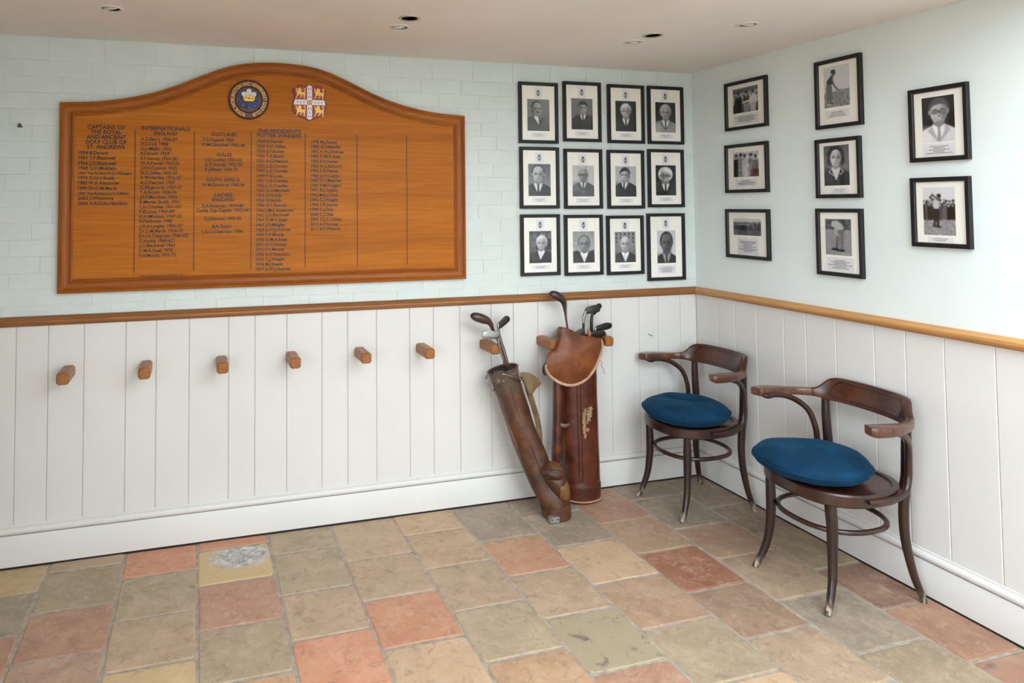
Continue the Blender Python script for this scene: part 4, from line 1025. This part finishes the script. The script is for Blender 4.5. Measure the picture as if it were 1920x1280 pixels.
# ---------------------------------------------------------------- recessed ceiling lights
LL = ['white tilting downlight above the left of the honours board', 'open black downlight, left one of the two dark ones', 'white tilting downlight beside the dark one above the honours board', 'open black downlight, right one of the two dark ones', 'white tilting downlight beside the dark one nearest the corner', 'white tilting downlight closest to the plaster wall']
for (x, y, kind), lab in zip(LIGHTS, LL):
    t = tag(empty('downlight', (x, y, ZC)), lab, 'ceiling light', 'recessed ceiling lights')
    lathe('trim_ring', [(.035, .004), (.035, -.002), (.040, -.0045), (.047, -.003), (.049, 0), (.0375, .001)], MAT['satin'] if kind == 'dark' else MAT['white_metal'], t, 28)
    secs = [[(.0375*math.cos(2*PI*j/24), .0375*math.sin(2*PI*j/24), z) for j in range(24)] for z in (.001, .10)]
    lathe('housing', [(.0374, .001), (.0374, .10), (0.0, .10), (0.0, .104), (.0379, .104), (.0379, .001)], MAT['black'], t, 24)
    if kind == 'white':
        o = lathe('lamp_holder', [(.012, .030), (.030, .006), (.033, -.0015), (.031, -.004), (.024, -.002), (.018, .012), (.008, .016), (0, .016), (0, .030)], MAT['white_metal'], t, 24)
        o.rotation_euler = (math.radians(24), math.radians(-10), 0); o.location = (.0, .006, .006)
    else:
        lathe('reflector', [(.034, .004), (.026, .040), (.012, .070), (0, .072), (0, .076), (.014, .074), (.030, .042), (.036, .004)], MAT['black'], t, 24)
# ---------------------------------------------------------------- bentwood armchairs (local +y is the front of the chair)
def make_chair(loc, rz, label, kx=1.0, ky=1.0):
    t = tag(empty('bentwood_armchair', loc, rz), label, 'chair', 'bentwood armchairs')
    sa, sb, sn = .232*kx, .226, 2.55
    # seat: bent rim with a recessed panel
    def ring(a, b, z, n=sn, k=56): return [(x, y, z) for x, y in superell(a, b, n, k)]
    loft('seat_rim', [ring(sa-.006, sb-.006, .404), ring(sa, sb, .410), ring(sa, sb, .449), ring(sa-.005, sb-.005, .455), ring(sa-.026, sb-.026, .456), ring(sa-.031, sb-.031, .451), ring(sa-.031, sb-.031, .406)], MAT['bent'], t, closed=True)
    loft('seat_panel', [ring(sa-.032, sb-.032, .432), ring(sa-.032, sb-.032, .449), ring(sa-.06, sb-.06, .4495), ring(.02, .02, .446)], MAT['crestwood'], t)
    for s in (kx, -kx):
        tube('leg', [(s*.160, .158, .416), (s*.158, .156, .33), (s*.158, .158, .24), (s*.166, .170, .13), (s*.178, .196, .05), (s*.187, .222, .001)], [.0165, .0205, .0195, .0165, .0145, .0125], MAT['leg'], t, 12, 5, up=(1,0,0))
        tube('rear_leg', [(s*.194, -.190, .716), (s*.191, -.188, .62), (s*.186, -.190, .50), (s*.182, -.182, .43), (s*.180, -.176, .32), (s*.184, -.180, .22), (s*.196, -.200, .10), (s*.213, -.229, .001)], [.0150, .0170, .0185, .0185, .0170, .0160, .0140, .0120], MAT['leg'], t, 12, 5, up=(1,0,0), expo=2.6)
        tube('arm_support', [(s*.262, .070, .716), (s*.268, .030, .714), (s*.272, -.035, .706), (s*.262, -.095, .682), (s*.240, -.138, .640), (s*.224, -.158, .57), (s*.219, -.160, .50), (s*.226, -.134, .452), (s*.240, -.070, .436), (s*.243, .0, .433), (s*.236, .060, .433)], [.010, .0125, .0130, .0130, .0130, .0130, .0130, .0130, .0125, .012, .0085], MAT['bent'], t, 10, 6)
    rg = [(x, y, .292) for x, y in superell(.186*kx, .186, 2.35, 40)]
    tube('stretcher_ring', rg, .0105, MAT['bent'], t, 10, 1, closed=True)
    # bent rail: flat arms running into a tall curved backrest
    plan = [(.284, .108), (.295, .075), (.297, .025), (.289, -.042), (.264, -.115), (.220, -.172), (.150, -.212), (.075, -.228), (0, -.232)]
    plan = [(x*kx, y*ky) for x, y in plan]
    plan = plan+[(-x, y) for x, y in reversed(plan[:-1])]
    path = [np.array([p[0], p[1], 0]) for p in catmull(plan, 6)]
    n_ = len(path); T, N, B = frames(path)
    # distance along the rail
    S_ = np.cumsum([0]+[np.linalg.norm(path[i+1]-path[i]) for i in range(n_-1)]); Lh = S_[-1]/2
    def sec(i, half=None):
        u = min(S_[i], S_[-1]-S_[i])                    # distance from the nearer arm tip
        v = Lh-u                                        # distance from the middle of the back
        f = 1/(1+math.exp((v-.212)/.014))               # 1 inside the backrest, 0 on the arms
        w = .030 if u < .09 else .030-.014*min(1, (u-.09)/.12)
        tip = min(1, u/.020); w *= .72+.28*math.sqrt(max(0, 1-(1-tip)**2))
        w = w*(1-f)+.0105*f
        z1 = .748-.008*min(1, max(0, (u-.05)/.14)); z0 = .707+.006*(1-tip)
        z1 = z1*(1-f)+(.800-.000*v)*f; z0 = z0*(1-f)+(.700)*f
        d = np.cross(T[i], np.array([0, 0, 1.]))        # outwards
        if d@np.array([path[i][0], path[i][1]+.05, 0]) < 0: d = -d
        lean = .020*f                                    # top of the back leans outwards
        pts = []
        for a, b in superell(1, 1, 5.0, 20):
            zz = (z0+z1)/2+b*(z1-z0)/2
            pts.append(path[i]+d*(a*w+lean*(zz-.74)/.05)+np.array([0, 0, zz]))
        return pts, u, v
    secs = [sec(i) for i in range(n_)]
    cut = .255
    iA = [i for i in range(n_) if i < n_/2 and secs[i][2] >= cut-.012]; iC = [i for i in range(n_) if i > n_/2 and secs[i][2] >= cut-.012]
    iB = [i for i in range(n_) if secs[i][2] <= cut+.004]
    loft('armrest', [secs[i][0] for i in iA], MAT['arm'], t); loft('armrest', [secs[i][0] for i in iC], MAT['arm'], t)
    back_ = loft('backrest', [secs[i][0] for i in iB], MAT['crestwood'], t)
    # raised panel moulding on the inner face
    def inner(v, z):
        s_ = Lh+v; i = int(np.clip(np.searchsorted(S_, s_)-1, 0, n_-2)); q = (s_-S_[i])/(S_[i+1]-S_[i]); p = path[i]*(1-q)+path[i+1]*q
        d = np.cross(T[i], np.array([0, 0, 1.]))
        if d@np.array([p[0], p[1]+.05, 0]) < 0: d = -d
        return p-d*.0108+d*.020*(z-.74)/.05+np.array([0, 0, z])
    loop = [(v, .718) for v in np.linspace(-.16, .16, 12)]+[(.176, .722), (.174, .750), (.162, .768), (.146, .784)]+[(v, .786) for v in np.linspace(.132, -.132, 10)]+[(-.146, .784), (-.162, .768), (-.174, .750), (-.176, .722)]
    tube('panel_moulding', [inner(v, z) for v, z in loop], .0028, MAT['bent'], back_, 6, 1, closed=True)
    for s in (kx, -kx):   # blocks under the arms where the supports join
        tube('arm_block', [(s*.264, .088, .714), (s*.266, .058, .712), (s*.270, .020, .713)], [.006, .014, .010], MAT['bent'], t, 10, 5)
    return t
make_chair((-.316, -.322, 0), PI/2+math.radians(3), 'dark bentwood armchair in the corner beside the golf bags', .90, .97)
make_chair((-.288, -1.140, 0), PI/2-math.radians(2), 'dark bentwood armchair standing nearer, against the plaster wall')

def make_cushion(loc, label, seed, rx=.215, ry=.215, rz=0):
    r = np.random.RandomState(seed); ph = r.rand(6)*6.28
    t = tag(empty('round_cushion', loc, rz), label, 'cushion', 'blue velvet chair cushions')
    def rim(a): return 1+.012*math.sin(3*a+ph[0])+.008*math.sin(7*a+ph[1])
    def top(q, a):
        e = (1-q**5)**.52 if q < 1 else 0
        return e*(.048+.005*math.sin(2*a+ph[2]))+.0022*math.sin(9*a+ph[3])*q**6*(1-q)*6
    K = 56; Q = [1, .985, .95, .9, .82, .7, .55, .38, .2, .05]
    zs = .050
    secs = []
    for q in reversed(Q): secs.append([(rx*q*rim(a)*math.cos(a), ry*q*rim(a)*math.sin(a), zs-min(1, (1-q**6)**.5 if q < 1 else 0)*.049+.0016*math.sin(8*a+ph[4])*q*q) for a in np.linspace(0, 2*PI, K, endpoint=False)])
    for q in Q[1:]: secs.append([(rx*q*rim(a)*math.cos(a), ry*q*rim(a)*math.sin(a), zs+top(q, a)+.003*math.sin(5*a+ph[5])*(1-q)*q*3) for a in np.linspace(0, 2*PI, K, endpoint=False)])
    loft('cover', secs, MAT['velvet'], t, smooth=80)
    tube('piping', [(1.010*rx*rim(a)*math.cos(a), 1.010*ry*rim(a)*math.sin(a), zs+.0016*math.sin(8*a+ph[4])) for a in np.linspace(0, 2*PI, 64, endpoint=False)], .0052, MAT['velvet'], t, 6, 1, closed=True)
    return t
make_cushion((-.372, -.348, .4575), 'teal blue velvet cushion on the chair in the corner', 1)
make_cushion((-.352, -1.112, .4575), 'teal blue velvet cushion on the nearer chair', 2, .222, .218, .6)

# ---------------------------------------------------------------- golf bags and clubs
def bag_loft(name, st, m, parent, n=28, wob=.03, seed=0, vert_base=True, caps=False, inner=0.0):
    """stations (x,y,z,rx,ry); the lowest ring is kept level on the floor"""
    r = np.random.RandomState(seed); P6 = catmull(st, 5)
    path = [p[:3] for p in P6]; secs = []
    k = len(path)
    for i, p in enumerate(P6):
        a = path[max(i-1, 0)]; b = path[min(i+1, k-1)]; t = (b-a)/np.linalg.norm(b-a)
        if vert_base:
            f = min(1, max(0, (p[2])/.10)); t = t*f+np.array([0, 0, 1.])*(1-f); t /= np.linalg.norm(t)
        X = np.array([1., 0, 0]); X -= (X@t)*t; X /= np.linalg.norm(X); Y = np.cross(t, X)
        ring = []
        for j in range(n):
            an = 2*PI*j/n
            w = 1+wob*(math.sin(3*an+2+p[2]*11)+.7*math.sin(2*an+p[2]*23+seed)+.5*math.sin(5*an-p[2]*31))*.5
            ring.append(np.array(p[:3])+X*(p[3]-inner)*w*math.cos(an)+Y*(p[4]-inner)*w*math.sin(an))
        secs.append(ring)
    return loft(name, secs, m, parent, caps=caps, smooth=60), secs
def shell(name, outline, y0, bulge, thick, m, parent, k=7, pw=2.0):
    """cushioned leather piece: outline in (x,z) at depth y0, swelling towards the room"""
    o_ = [p[:2] for p in catmull([(a, b) for a, b in outline], 3, True)]
    c = np.mean(np.array(o_), 0); secs = []
    for s_ in np.linspace(0.03, 1, k): secs.append([(c[0]+s_*(a-c[0]), y0-bulge*(1-s_**pw), c[1]+s_*(b-c[1])) for a, b in o_])
    for s_ in np.linspace(1, .03, k): secs.append([(c[0]+s_*(a-c[0]), y0+thick-bulge*(1-s_**pw), c[1]+s_*(b-c[1])) for a, b in o_])
    return loft(name, secs, m, parent, smooth=60)
# leaning bag
bl = tag(empty('golf_bag', (-1.09, -.25, 0)), 'worn tan leather golf bag leaning to the left, with metal foot plate', 'golf bag')
def rel(o, parts=None):           # parts are modelled in room coordinates, then hung on the thing
    for c in o.children:
        if not c.get('_r'):
            c.matrix_parent_inverse = Matrix.Translation(-o.location); c['_r'] = 1
stL = [(-1.090, -.250, .004, .066, .070), (-1.093, -.249, .030, .072, .074), (-1.106, -.243, .085, .074, .072), (-1.144, -.220, .150, .068, .066), (-1.178, -.200, .256, .070, .066), (-1.202, -.184, .327, .073, .067), (-1.256, -.160, .480, .071, .066), (-1.287, -.150, .580, .069, .066), (-1.310, -.142, .660, .071, .068), (-1.330, -.136, .735, .077, .074)]
bag_loft('body', stL, MAT['leather_l'], bl, wob=.075, seed=2, caps=False)
bag_loft('lining', [(-1.27, -.155, .53, .058, .056), (-1.310, -.142, .660, .066, .064), (-1.3300, -.136, .7355, .074, .071)], MAT['bag_in'], bl, vert_base=False, wob=.0, caps=True)
stc = [(-1.300, -.1455, .622, .070, .068), (-1.312, -.141, .665, .0735, .0715), (-1.3305, -.1358, .737, .0805, .0775)]
_, sc_ = bag_loft('collar', stc, MAT['leather_dk'], bl, vert_base=False, wob=.012, seed=4)
tube('rim', [tuple(p) for p in sc_[-1]], .0048, MAT['leather_dk'], bl, 6, 1, closed=True)
bag_loft('base', [(-1.090, -.250, .002, .066, .070), (-1.0905, -.250, .006, .073, .076), (-1.094, -.2485, .040, .0755, .0765), (-1.099, -.246, .062, .0765, .0765)], MAT['leather_l'], bl, wob=.01, caps=True)
prism('foot_plate', [(-1.166, .006), (-1.118, .004), (-1.117, .030), (-1.165, .032)], -.3275, -.300, MAT['plate'], bl)
for x, z in ((-1.158, .021), (-1.126, .019)): lathe('rivet', [(0, 0), (.004, 0), (.003, .002), (0, .0025)], MAT['steel_gun'], bl, 8, loc=None).matrix_world = Matrix.Translation((x, -.3275, z)) @ Matrix.Rotation(PI/2, 4, 'X')
shell('ball_pocket', [(-1.170, .235), (-1.135, .268), (-1.090, .262), (-1.052, .225), (-1.035, .160), (-1.034, .095), (-1.060, .062), (-1.100, .068), (-1.135, .120), (-1.165, .180)], -.262, .070, .05, MAT['leather_l'], bl, 8, 2.6)
shell('pocket_flap', [(-1.190, .236), (-1.172, .268), (-1.128, .290), (-1.082, .272), (-1.060, .232), (-1.072, .196), (-1.115, .188), (-1.160, .206)], -.286, .050, .014, MAT['leather_l'], bl, 7, 2.4)
shell('pocket_cover', [(-1.128, .196), (-1.090, .204), (-1.058, .196), (-1.046, .150), (-1.046, .104), (-1.070, .086), (-1.102, .104), (-1.122, .150)], -.305, .034, .010, MAT['leather_ol2'], bl, 7, 3.0)
for dz in (.0, .016, .031, .045):
    tube('flap_crease', [(-1.178+dz*.3, -.300, .222+dz), (-1.150, -.325, .232+dz*.9), (-1.120, -.334, .242+dz*.7), (-1.092, -.322, .240+dz*.55)], [.001, .0032, .0034, .001], MAT['leather_dk'], bl, 6, 5)
shell('side_flap', [(-1.243, .715), (-1.200, .717), (-1.160, .697), (-1.121, .658), (-1.152, .632), (-1.189, .596), (-1.216, .651)], -.166, .012, .006, MAT['leather_ol'], bl)
tube('carry_strap', [(-1.225, -.150, .700), (-1.196, -.135, .660), (-1.172, -.120, .601), (-1.138, -.108, .514), (-1.116, -.104, .442), (-1.108, -.108, .379), (-1.118, -.130, .325), (-1.140, -.160, .29)], [.0055]*8, MAT['leather_ol'], bl, 10, 5, up=(0,1,0), ratio=3.0)
tube('side_tab', [(-1.310, -.178, .480), (-1.306, -.184, .430), (-1.292, -.192, .381), (-1.272, -.198, .340), (-1.246, -.202, .305)], [.004, .006, .007, .006, .004], MAT['leather_l'], bl, 10, 4, ratio=2.4, up=(0,1,0))
for dx in (-.012, .030):      # stitched seams running down the front
    tube('seam', [(a+dx, b-r2*math.sqrt(max(.05, 1-(dx/r1)**2))-.0005, c) for a, b, c, r1, r2 in stL[3:9]], .0026, MAT['leather_l'], bl, 6, 4)
tube('carry_handle', [(-1.392, -.205, .724), (-1.380, -.226, .733), (-1.362, -.232, .735), (-1.314, -.230, .716), (-1.271, -.214, .694), (-1.262, -.196, .688)], [.0035, .0045, .0048, .0048, .0048, .004], MAT['chrome'], bl, 8, 5)
tube('wire_loop', [(-1.428, -.155, .718), (-1.440, -.172, .706), (-1.437, -.180, .690), (-1.424, -.184, .668), (-1.408, -.186, .645), (-1.398, -.178, .648), (-1.396, -.165, .66)], .0032, MAT['chrome'], bl, 8, 5)
prism('buckle_plate', [(-1.408, .690), (-1.362, .684), (-1.358, .744), (-1.404, .742)], -.222, -.180, MAT['leather_dk'], bl, bevel=.003)
for x, z in ((-1.395, .705), (-1.372, .735), (-1.368, .700)): lathe('rivet', [(0, 0), (.006, 0), (.005, .003), (0, .0036)], MAT['chrome'], bl, 10).matrix_world = Matrix.Translation((x, -.222, z)) @ Matrix.Rotation(PI/2, 4, 'X')
bpy.context.view_layer.update(); rel(bl)
# upright hooded bag
brg = tag(empty('golf_bag', (-.860, -.106, 0)), 'upright dark red-brown leather golf bag with a russet hood hung between two pegs', 'golf bag')
stR = [(-.856, -.108, .004, .096, .078), (-.857, -.108, .035, .101, .081), (-.858, -.108, .12, .102, .081), (-.861, -.109, .30, .103, .080), (-.865, -.110, .50, .101, .080), (-.868, -.112, .66, .100, .080), (-.875, -.114, .80, .098, .080), (-.882, -.116, .865, .096, .078)]
bag_loft('body', stR, MAT['leather_r'], brg, wob=.018, seed=5)
bag_loft('lining', [(-.87, -.112, .70, .086, .068), (-.880, -.116, .8655, .092, .074)], MAT['bag_in'], brg, vert_base=False, wob=0, caps=True)
bag_loft('base', [(-.856, -.108, .001, .092, .074), (-.856, -.108, .012, .103, .082), (-.857, -.108, .060, .1065, .0835), (-.858, -.108, .092, .1065, .0835), (-.858, -.108, .096, .101, .081)], MAT['leather_r'], brg, wob=.004, caps=True)
tube('base_welt', [(-.856+.105*math.cos(a), -.108+.0825*math.sin(a), .016) for a in np.linspace(0, 2*PI, 40, endpoint=False)], .0045, MAT['binding'], brg, 6, 1, closed=True)
for dx in (-.052, -.035, .062):
    tube('seam', [(a+dx, b-r2*math.sqrt(max(.05, 1-(dx/r1)**2))-.001, c) for a, b, c, r1, r2 in stR[2:7]], .0042, MAT['leather_r'], brg, 6, 4)
tube('side_pocket', [(-.998, -.112, .66), (-.998, -.112, .60), (-1.000, -.112, .45), (-1.006, -.112, .32), (-1.014, -.112, .23), (-1.016, -.112, .205)], [.020, .025, .026, .026, .023, .015], MAT['leather_r'], brg, 12, 5, up=(0,1,0), ratio=.9, expo=3)
tube('pocket_strap', [(-1.000, -.140, .42), (-.975, -.150, .415), (-.950, -.150, .420)], [.009, .011, .009], MAT['leather_dk'], brg, 8, 4, ratio=.5)
HOOD = [(-.987, .941), (-.946, .926), (-.884, .897), (-.796, .880), (-.773, .870), (-.766, .844), (-.781, .783), (-.811, .724), (-.858, .671), (-.917, .643), (-.974, .640), (-1.031, .659), (-1.082, .696), (-1.107, .734), (-1.106, .759), (-1.085, .813), (-1.046, .835), (-1.030, .875), (-1.016, .929)]
shell('hood', HOOD, -.186, .034, .010, MAT['leather_hood'], brg, 9, 2.2)
tube('hood_side', [(-.995, -.180, .905), (-.988, -.140, .900), (-.975, -.085, .895), (-.94, -.04, .895), (-.88, -.026, .885)], [.030, .030, .028, .026, .022], MAT['leather_hood'], brg, 10, 5, up=(0,0,1), ratio=.22)
tube('hood_side', [(-.778, -.182, .860), (-.766, -.14, .858), (-.78, -.085, .855), (-.82, -.04, .855), (-.88, -.026, .860)], [.018, .020, .022, .022, .022], MAT['leather_hood'], brg, 10, 5, up=(0,0,1), ratio=.22)
tube('hood_binding', [(a, -.189, b) for a, b in HOOD[4:15]], [.004, .006, .007, .0075, .008, .008, .008, .008, .0075, .007, .005], MAT['binding'], brg, 8, 5, up=(0,1,0), ratio=1)
tube('loose_thread', [(-.775, -.190, .845), (-.778, -.195, .80), (-.786, -.194, .76), (-.772, -.192, .745), (-.776, -.190, .725), (-.760, -.190, .708), (-.765, -.190, .70), (-.752, -.190, .684)], .0012, MAT['ink'], brg, 5, 4)
tube('hood_buckle', [(-1.106, -.184, .765), (-1.116, -.184, .745), (-1.116, -.182, .715), (-1.104, -.180, .700)], [.004, .007, .007, .004], MAT['ink'], brg, 8, 4)
# remains of a pale paper label on the body
def on_bag(poly, name, m):
    tris = tessellate_polygon([[Vector((a, b, 0)) for a, b in poly]]); V = []
    for off in (.0014, .0002):
        for a, b in poly:
            cx = -.8635; V.append((a, -.109-.0805*math.sqrt(max(.02, 1-((a-cx)/.103)**2))-off-.0012, b))
    n = len(poly); F = [tuple(t) for t in tris]+[tuple(n+i for i in t) for t in tris]+[(i, (i+1) % n, n+(i+1) % n, n+i) for i in range(n)]
    bm = bmesh.new(); vv = [bm.verts.new(v) for v in V]
    for f in F: bm.faces.new([vv[i] for i in f])
    return from_bm(name, bm, m, brg)
lab_m = leather('paper_scrap', (104, 78, 50), (150, 122, 86), (176, 150, 112), .8)
rl = random.Random(5)
for cx, cz, w, h in ((-.868, .500, .020, .014), (-.846, .503, .016, .018), (-.882, .478, .014, .020), (-.856, .474, .022, .022), (-.886, .445, .012, .030), (-.868, .440, .012, .014), (-.884, .404, .012, .032), (-.868, .398, .012, .012), (-.880, .366, .008, .016), (-.842, .480, .008, .022), (-.856, .450, .010, .012)):
    k_ = 11; on_bag([(cx+w*math.cos(2*PI*j/k_)*(.45+.75*rl.random()), cz+h*math.sin(2*PI*j/k_)*(.45+.75*rl.random())) for j in range(k_)], 'label_scrap', lab_m)
rel(brg)

def club(name, label, parts, base):
    t = tag(empty(name, base), label, 'golf club', 'old golf clubs standing in the two bags')
    for kind, nm, geo, y, arg, m in parts:
        if kind == 'tube': o = tube(nm, [(a[0], a[2] if len(a) > 2 else y, a[1]) for a in geo], arg, MAT[m], t, 10, 5, up=(0,1,0))
        else: o = prism(nm, [p[:2] for p in catmull(geo, 3, True)], y-arg, y+arg, MAT[m], t, bevel=min(.002, arg*.6), smooth=40)
    rel(t); return t
def up_to(x, z, y, pts): return [(x, z, y)]+pts
club('wooden_driver', 'dark wooden club with its head pointing left out of the leaning bag', [
    ('tube', 'shaft', [(-1.275, .60, -.150), (-1.317, .80, -.130), (-1.338, .857, -.125), (-1.380, .943, -.125)], -.125, [.0052, .0056, .006, .0065], 'shaft_brown'),
    ('tube', 'head', [(-1.372, .928), (-1.382, .950), (-1.393, .975), (-1.410, .991), (-1.437, 1.003), (-1.467, 1.013), (-1.491, 1.021), (-1.505, 1.025)], -.125, [.0075, .0095, .014, .020, .0250, .0250, .0185, .004], 'persimmon')], (-1.275, -.15, .60))
club('iron_club', 'chrome iron with its scored face turned out of the leaning bag', [
    ('prism', 'head', [(-1.454, .912), (-1.457, .927), (-1.453, .939), (-1.441, .948), (-1.416, .950), (-1.391, .943), (-1.370, .930), (-1.361, .918), (-1.367, .903), (-1.40, .905)], -.165, .0045, 'chrome'),
    ('tube', 'shaft', [(-1.285, .60, -.158), (-1.327, .756, -.162), (-1.337, .786, -.164), (-1.350, .822, -.165), (-1.363, .865, -.165), (-1.366, .908, -.165)], -.165, [.0052, .0055, .0055, .006, .007, .0075], 'chrome'),
    ('tube', 'whipping', [(-1.332, .772, -.1625), (-1.336, .784, -.1635)], -.164, .0068, 'red')], (-1.285, -.158, .60))
club('iron_club', 'plain steel iron half hidden behind the chrome one in the leaning bag', [
    ('prism', 'head', [(-1.392, .913), (-1.385, .941), (-1.367, .943), (-1.346, .933), (-1.334, .916), (-1.340, .899), (-1.37, .902)], -.115, .0045, 'chrome'),
    ('tube', 'shaft', [(-1.275, .60, -.14), (-1.307, .797, -.12), (-1.325, .856, -.115), (-1.338, .912, -.115)], -.115, [.005, .0055, .006, .007], 'chrome')], (-1.275, -.14, .60))
club('iron_club', 'slim iron with a dark blade raised up and right from the leaning bag', [
    ('prism', 'head', [(-1.335, .946), (-1.338, .965), (-1.325, .978), (-1.300, 1.001), (-1.288, 1.006), (-1.278, 1.006), (-1.269, .995), (-1.273, .977), (-1.323, .942)], -.095, .0045, 'steel_gun'),
    ('tube', 'hosel', [(-1.311, .852), (-1.330, .917), (-1.336, .955), (-1.333, .970)], -.095, [.0058, .0062, .0066, .004], 'chrome'),
    ('tube', 'shaft', [(-1.262, .60, -.14), (-1.296, .794, -.105), (-1.313, .858, -.096)], -.1, [.0055, .0058, .0056], 'shaft_brown')], (-1.262, -.14, .60))
club('wooden_driver', 'long dark wooden driver standing above the rail from the hooded bag', [
    ('tube', 'shaft', [(-.900, .72, -.112), (-.920, .891, -.105), (-.927, .932, -.10), (-.939, 1.013, -.10)], -.10, [.0052, .0052, .0052, .0062], 'shaft_brown'),
    ('tube', 'head', [(-.936, .995), (-.939, 1.020), (-.943, 1.048), (-.951, 1.074), (-.972, 1.092), (-.998, 1.105), (-1.020, 1.113), (-1.034, 1.116)], -.10, [.007, .0085, .013, .019, .0235, .024, .018, .004], 'persimmon')], (-.90, -.112, .72))
club('iron_club', 'tall iron with steel shaft and broad grey blade in the hooded bag', [
    ('prism', 'head', [(-.830, 1.010), (-.827, 1.027), (-.807, 1.038), (-.767, 1.045), (-.750, 1.044), (-.742, 1.037), (-.739, 1.014), (-.751, 1.006), (-.784, 1.002), (-.818, .999)], -.125, .0045, 'steel_dk'),
    ('tube', 'hosel', [(-.842, .935), (-.841, .961), (-.836, .99), (-.827, 1.016)], -.125, [.006, .0065, .007, .005], 'chrome'),
    ('tube', 'shaft', [(-.852, .72), (-.844, .889), (-.841, .950)], -.125, [.0055, .0065, .0068], 'shaft_black')], (-.852, -.125, .72))
club('iron_club', 'thick-necked dark iron standing behind the broad grey blade', [
    ('prism', 'head', [(-.756, .999), (-.752, 1.022), (-.725, 1.044), (-.708, 1.044), (-.703, 1.028), (-.715, 1.012), (-.75, .984)], -.085, .0045, 'steel_gun'),
    ('tube', 'shaft', [(-.80, .72, -.10), (-.769, .867, -.085), (-.767, .955, -.085), (-.759, .992, -.085)], -.085, [.0075, .0090, .0090, .007], 'shaft_black')], (-.80, -.10, .72))
club('iron_club', 'dark iron blade tipped right above the peg beside the hooded bag', [
    ('prism', 'head', [(-.757, .918), (-.744, .928), (-.719, .935), (-.689, .942), (-.662, .938), (-.655, .926), (-.666, .910), (-.708, .902), (-.754, .902)], -.110, .0045, 'steel_gun'),
    ('tube', 'shaft', [(-.81, .72), (-.768, .858), (-.762, .902), (-.753, .918)], -.110, [.0055, .006, .0065, .005], 'chrome')], (-.81, -.11, .72))
club('iron_club', 'low dark iron blade lying on the rim of the hooded bag', [
    ('prism', 'head', [(-.809, .899), (-.776, .908), (-.734, .908), (-.716, .896), (-.717, .880), (-.753, .869), (-.794, .877)], -.140, .005, 'steel_gun'),
    ('tube', 'shaft', [(-.836, .72), (-.815, .86), (-.800, .890)], -.140, [.0055, .006, .0065], 'shaft_black')], (-.836, -.14, .72))
club('iron_club', 'grey iron head just showing over the left of the russet hood', [
    ('prism', 'head', [(-.911, .901), (-.882, .923), (-.858, .921), (-.850, .905), (-.859, .881), (-.898, .883)], -.150, .005, 'steel_dk'),
    ('tube', 'shaft', [(-.872, .72), (-.862, .86), (-.858, .895)], -.150, [.0055, .006, .0065], 'shaft_black')], (-.872, -.15, .72))
club('putter', 'short tan wooden handle among the irons in the hooded bag', [
    ('tube', 'grip', [(-.842, .72), (-.827, .850), (-.826, .885), (-.825, .905), (-.825, .917)], -.155, [.008, .0095, .0100, .0095, .004], 'tan_wood')], (-.842, -.155, .72))

# ---------------------------------------------------------------- small fixings
t = tag(empty('bent_nail', (-.346, -.006, .838)), 'small bent nail in the white boards above the corner chair', 'nail')
tube('shank', [(-.346, -.004, .840), (-.346, -.018, .840), (-.344, -.024, .838), (-.336, -.030, .836)], .0016, MAT['steel_dk'], t, 6, 4)
lathe('head', [(0, 0), (.0035, 0), (.003, .0012), (0, .0015)], MAT['steel_dk'], t, 8).matrix_world = Matrix.Translation((-.336, -.030, .836)) @ Matrix.Rotation(PI/2, 4, 'X')
bpy.context.view_layer.update(); rel(t)
t = tag(empty('wall_hook', (-3.653, -.004, 1.967)), 'small rusty hook on the bricks left of the honours board', 'hook')
prism('hook_plate', [(-3.664, 1.962), (-3.642, 1.962), (-3.650, 1.978), (-3.656, 1.978)], -.010, -.003, MAT['leather_dk'], t)
tube('hook_pin', [(-3.653, -.008, 1.976), (-3.653, -.018, 1.974), (-3.653, -.022, 1.982)], .002, MAT['steel_gun'], t, 6, 4)
rel(t)
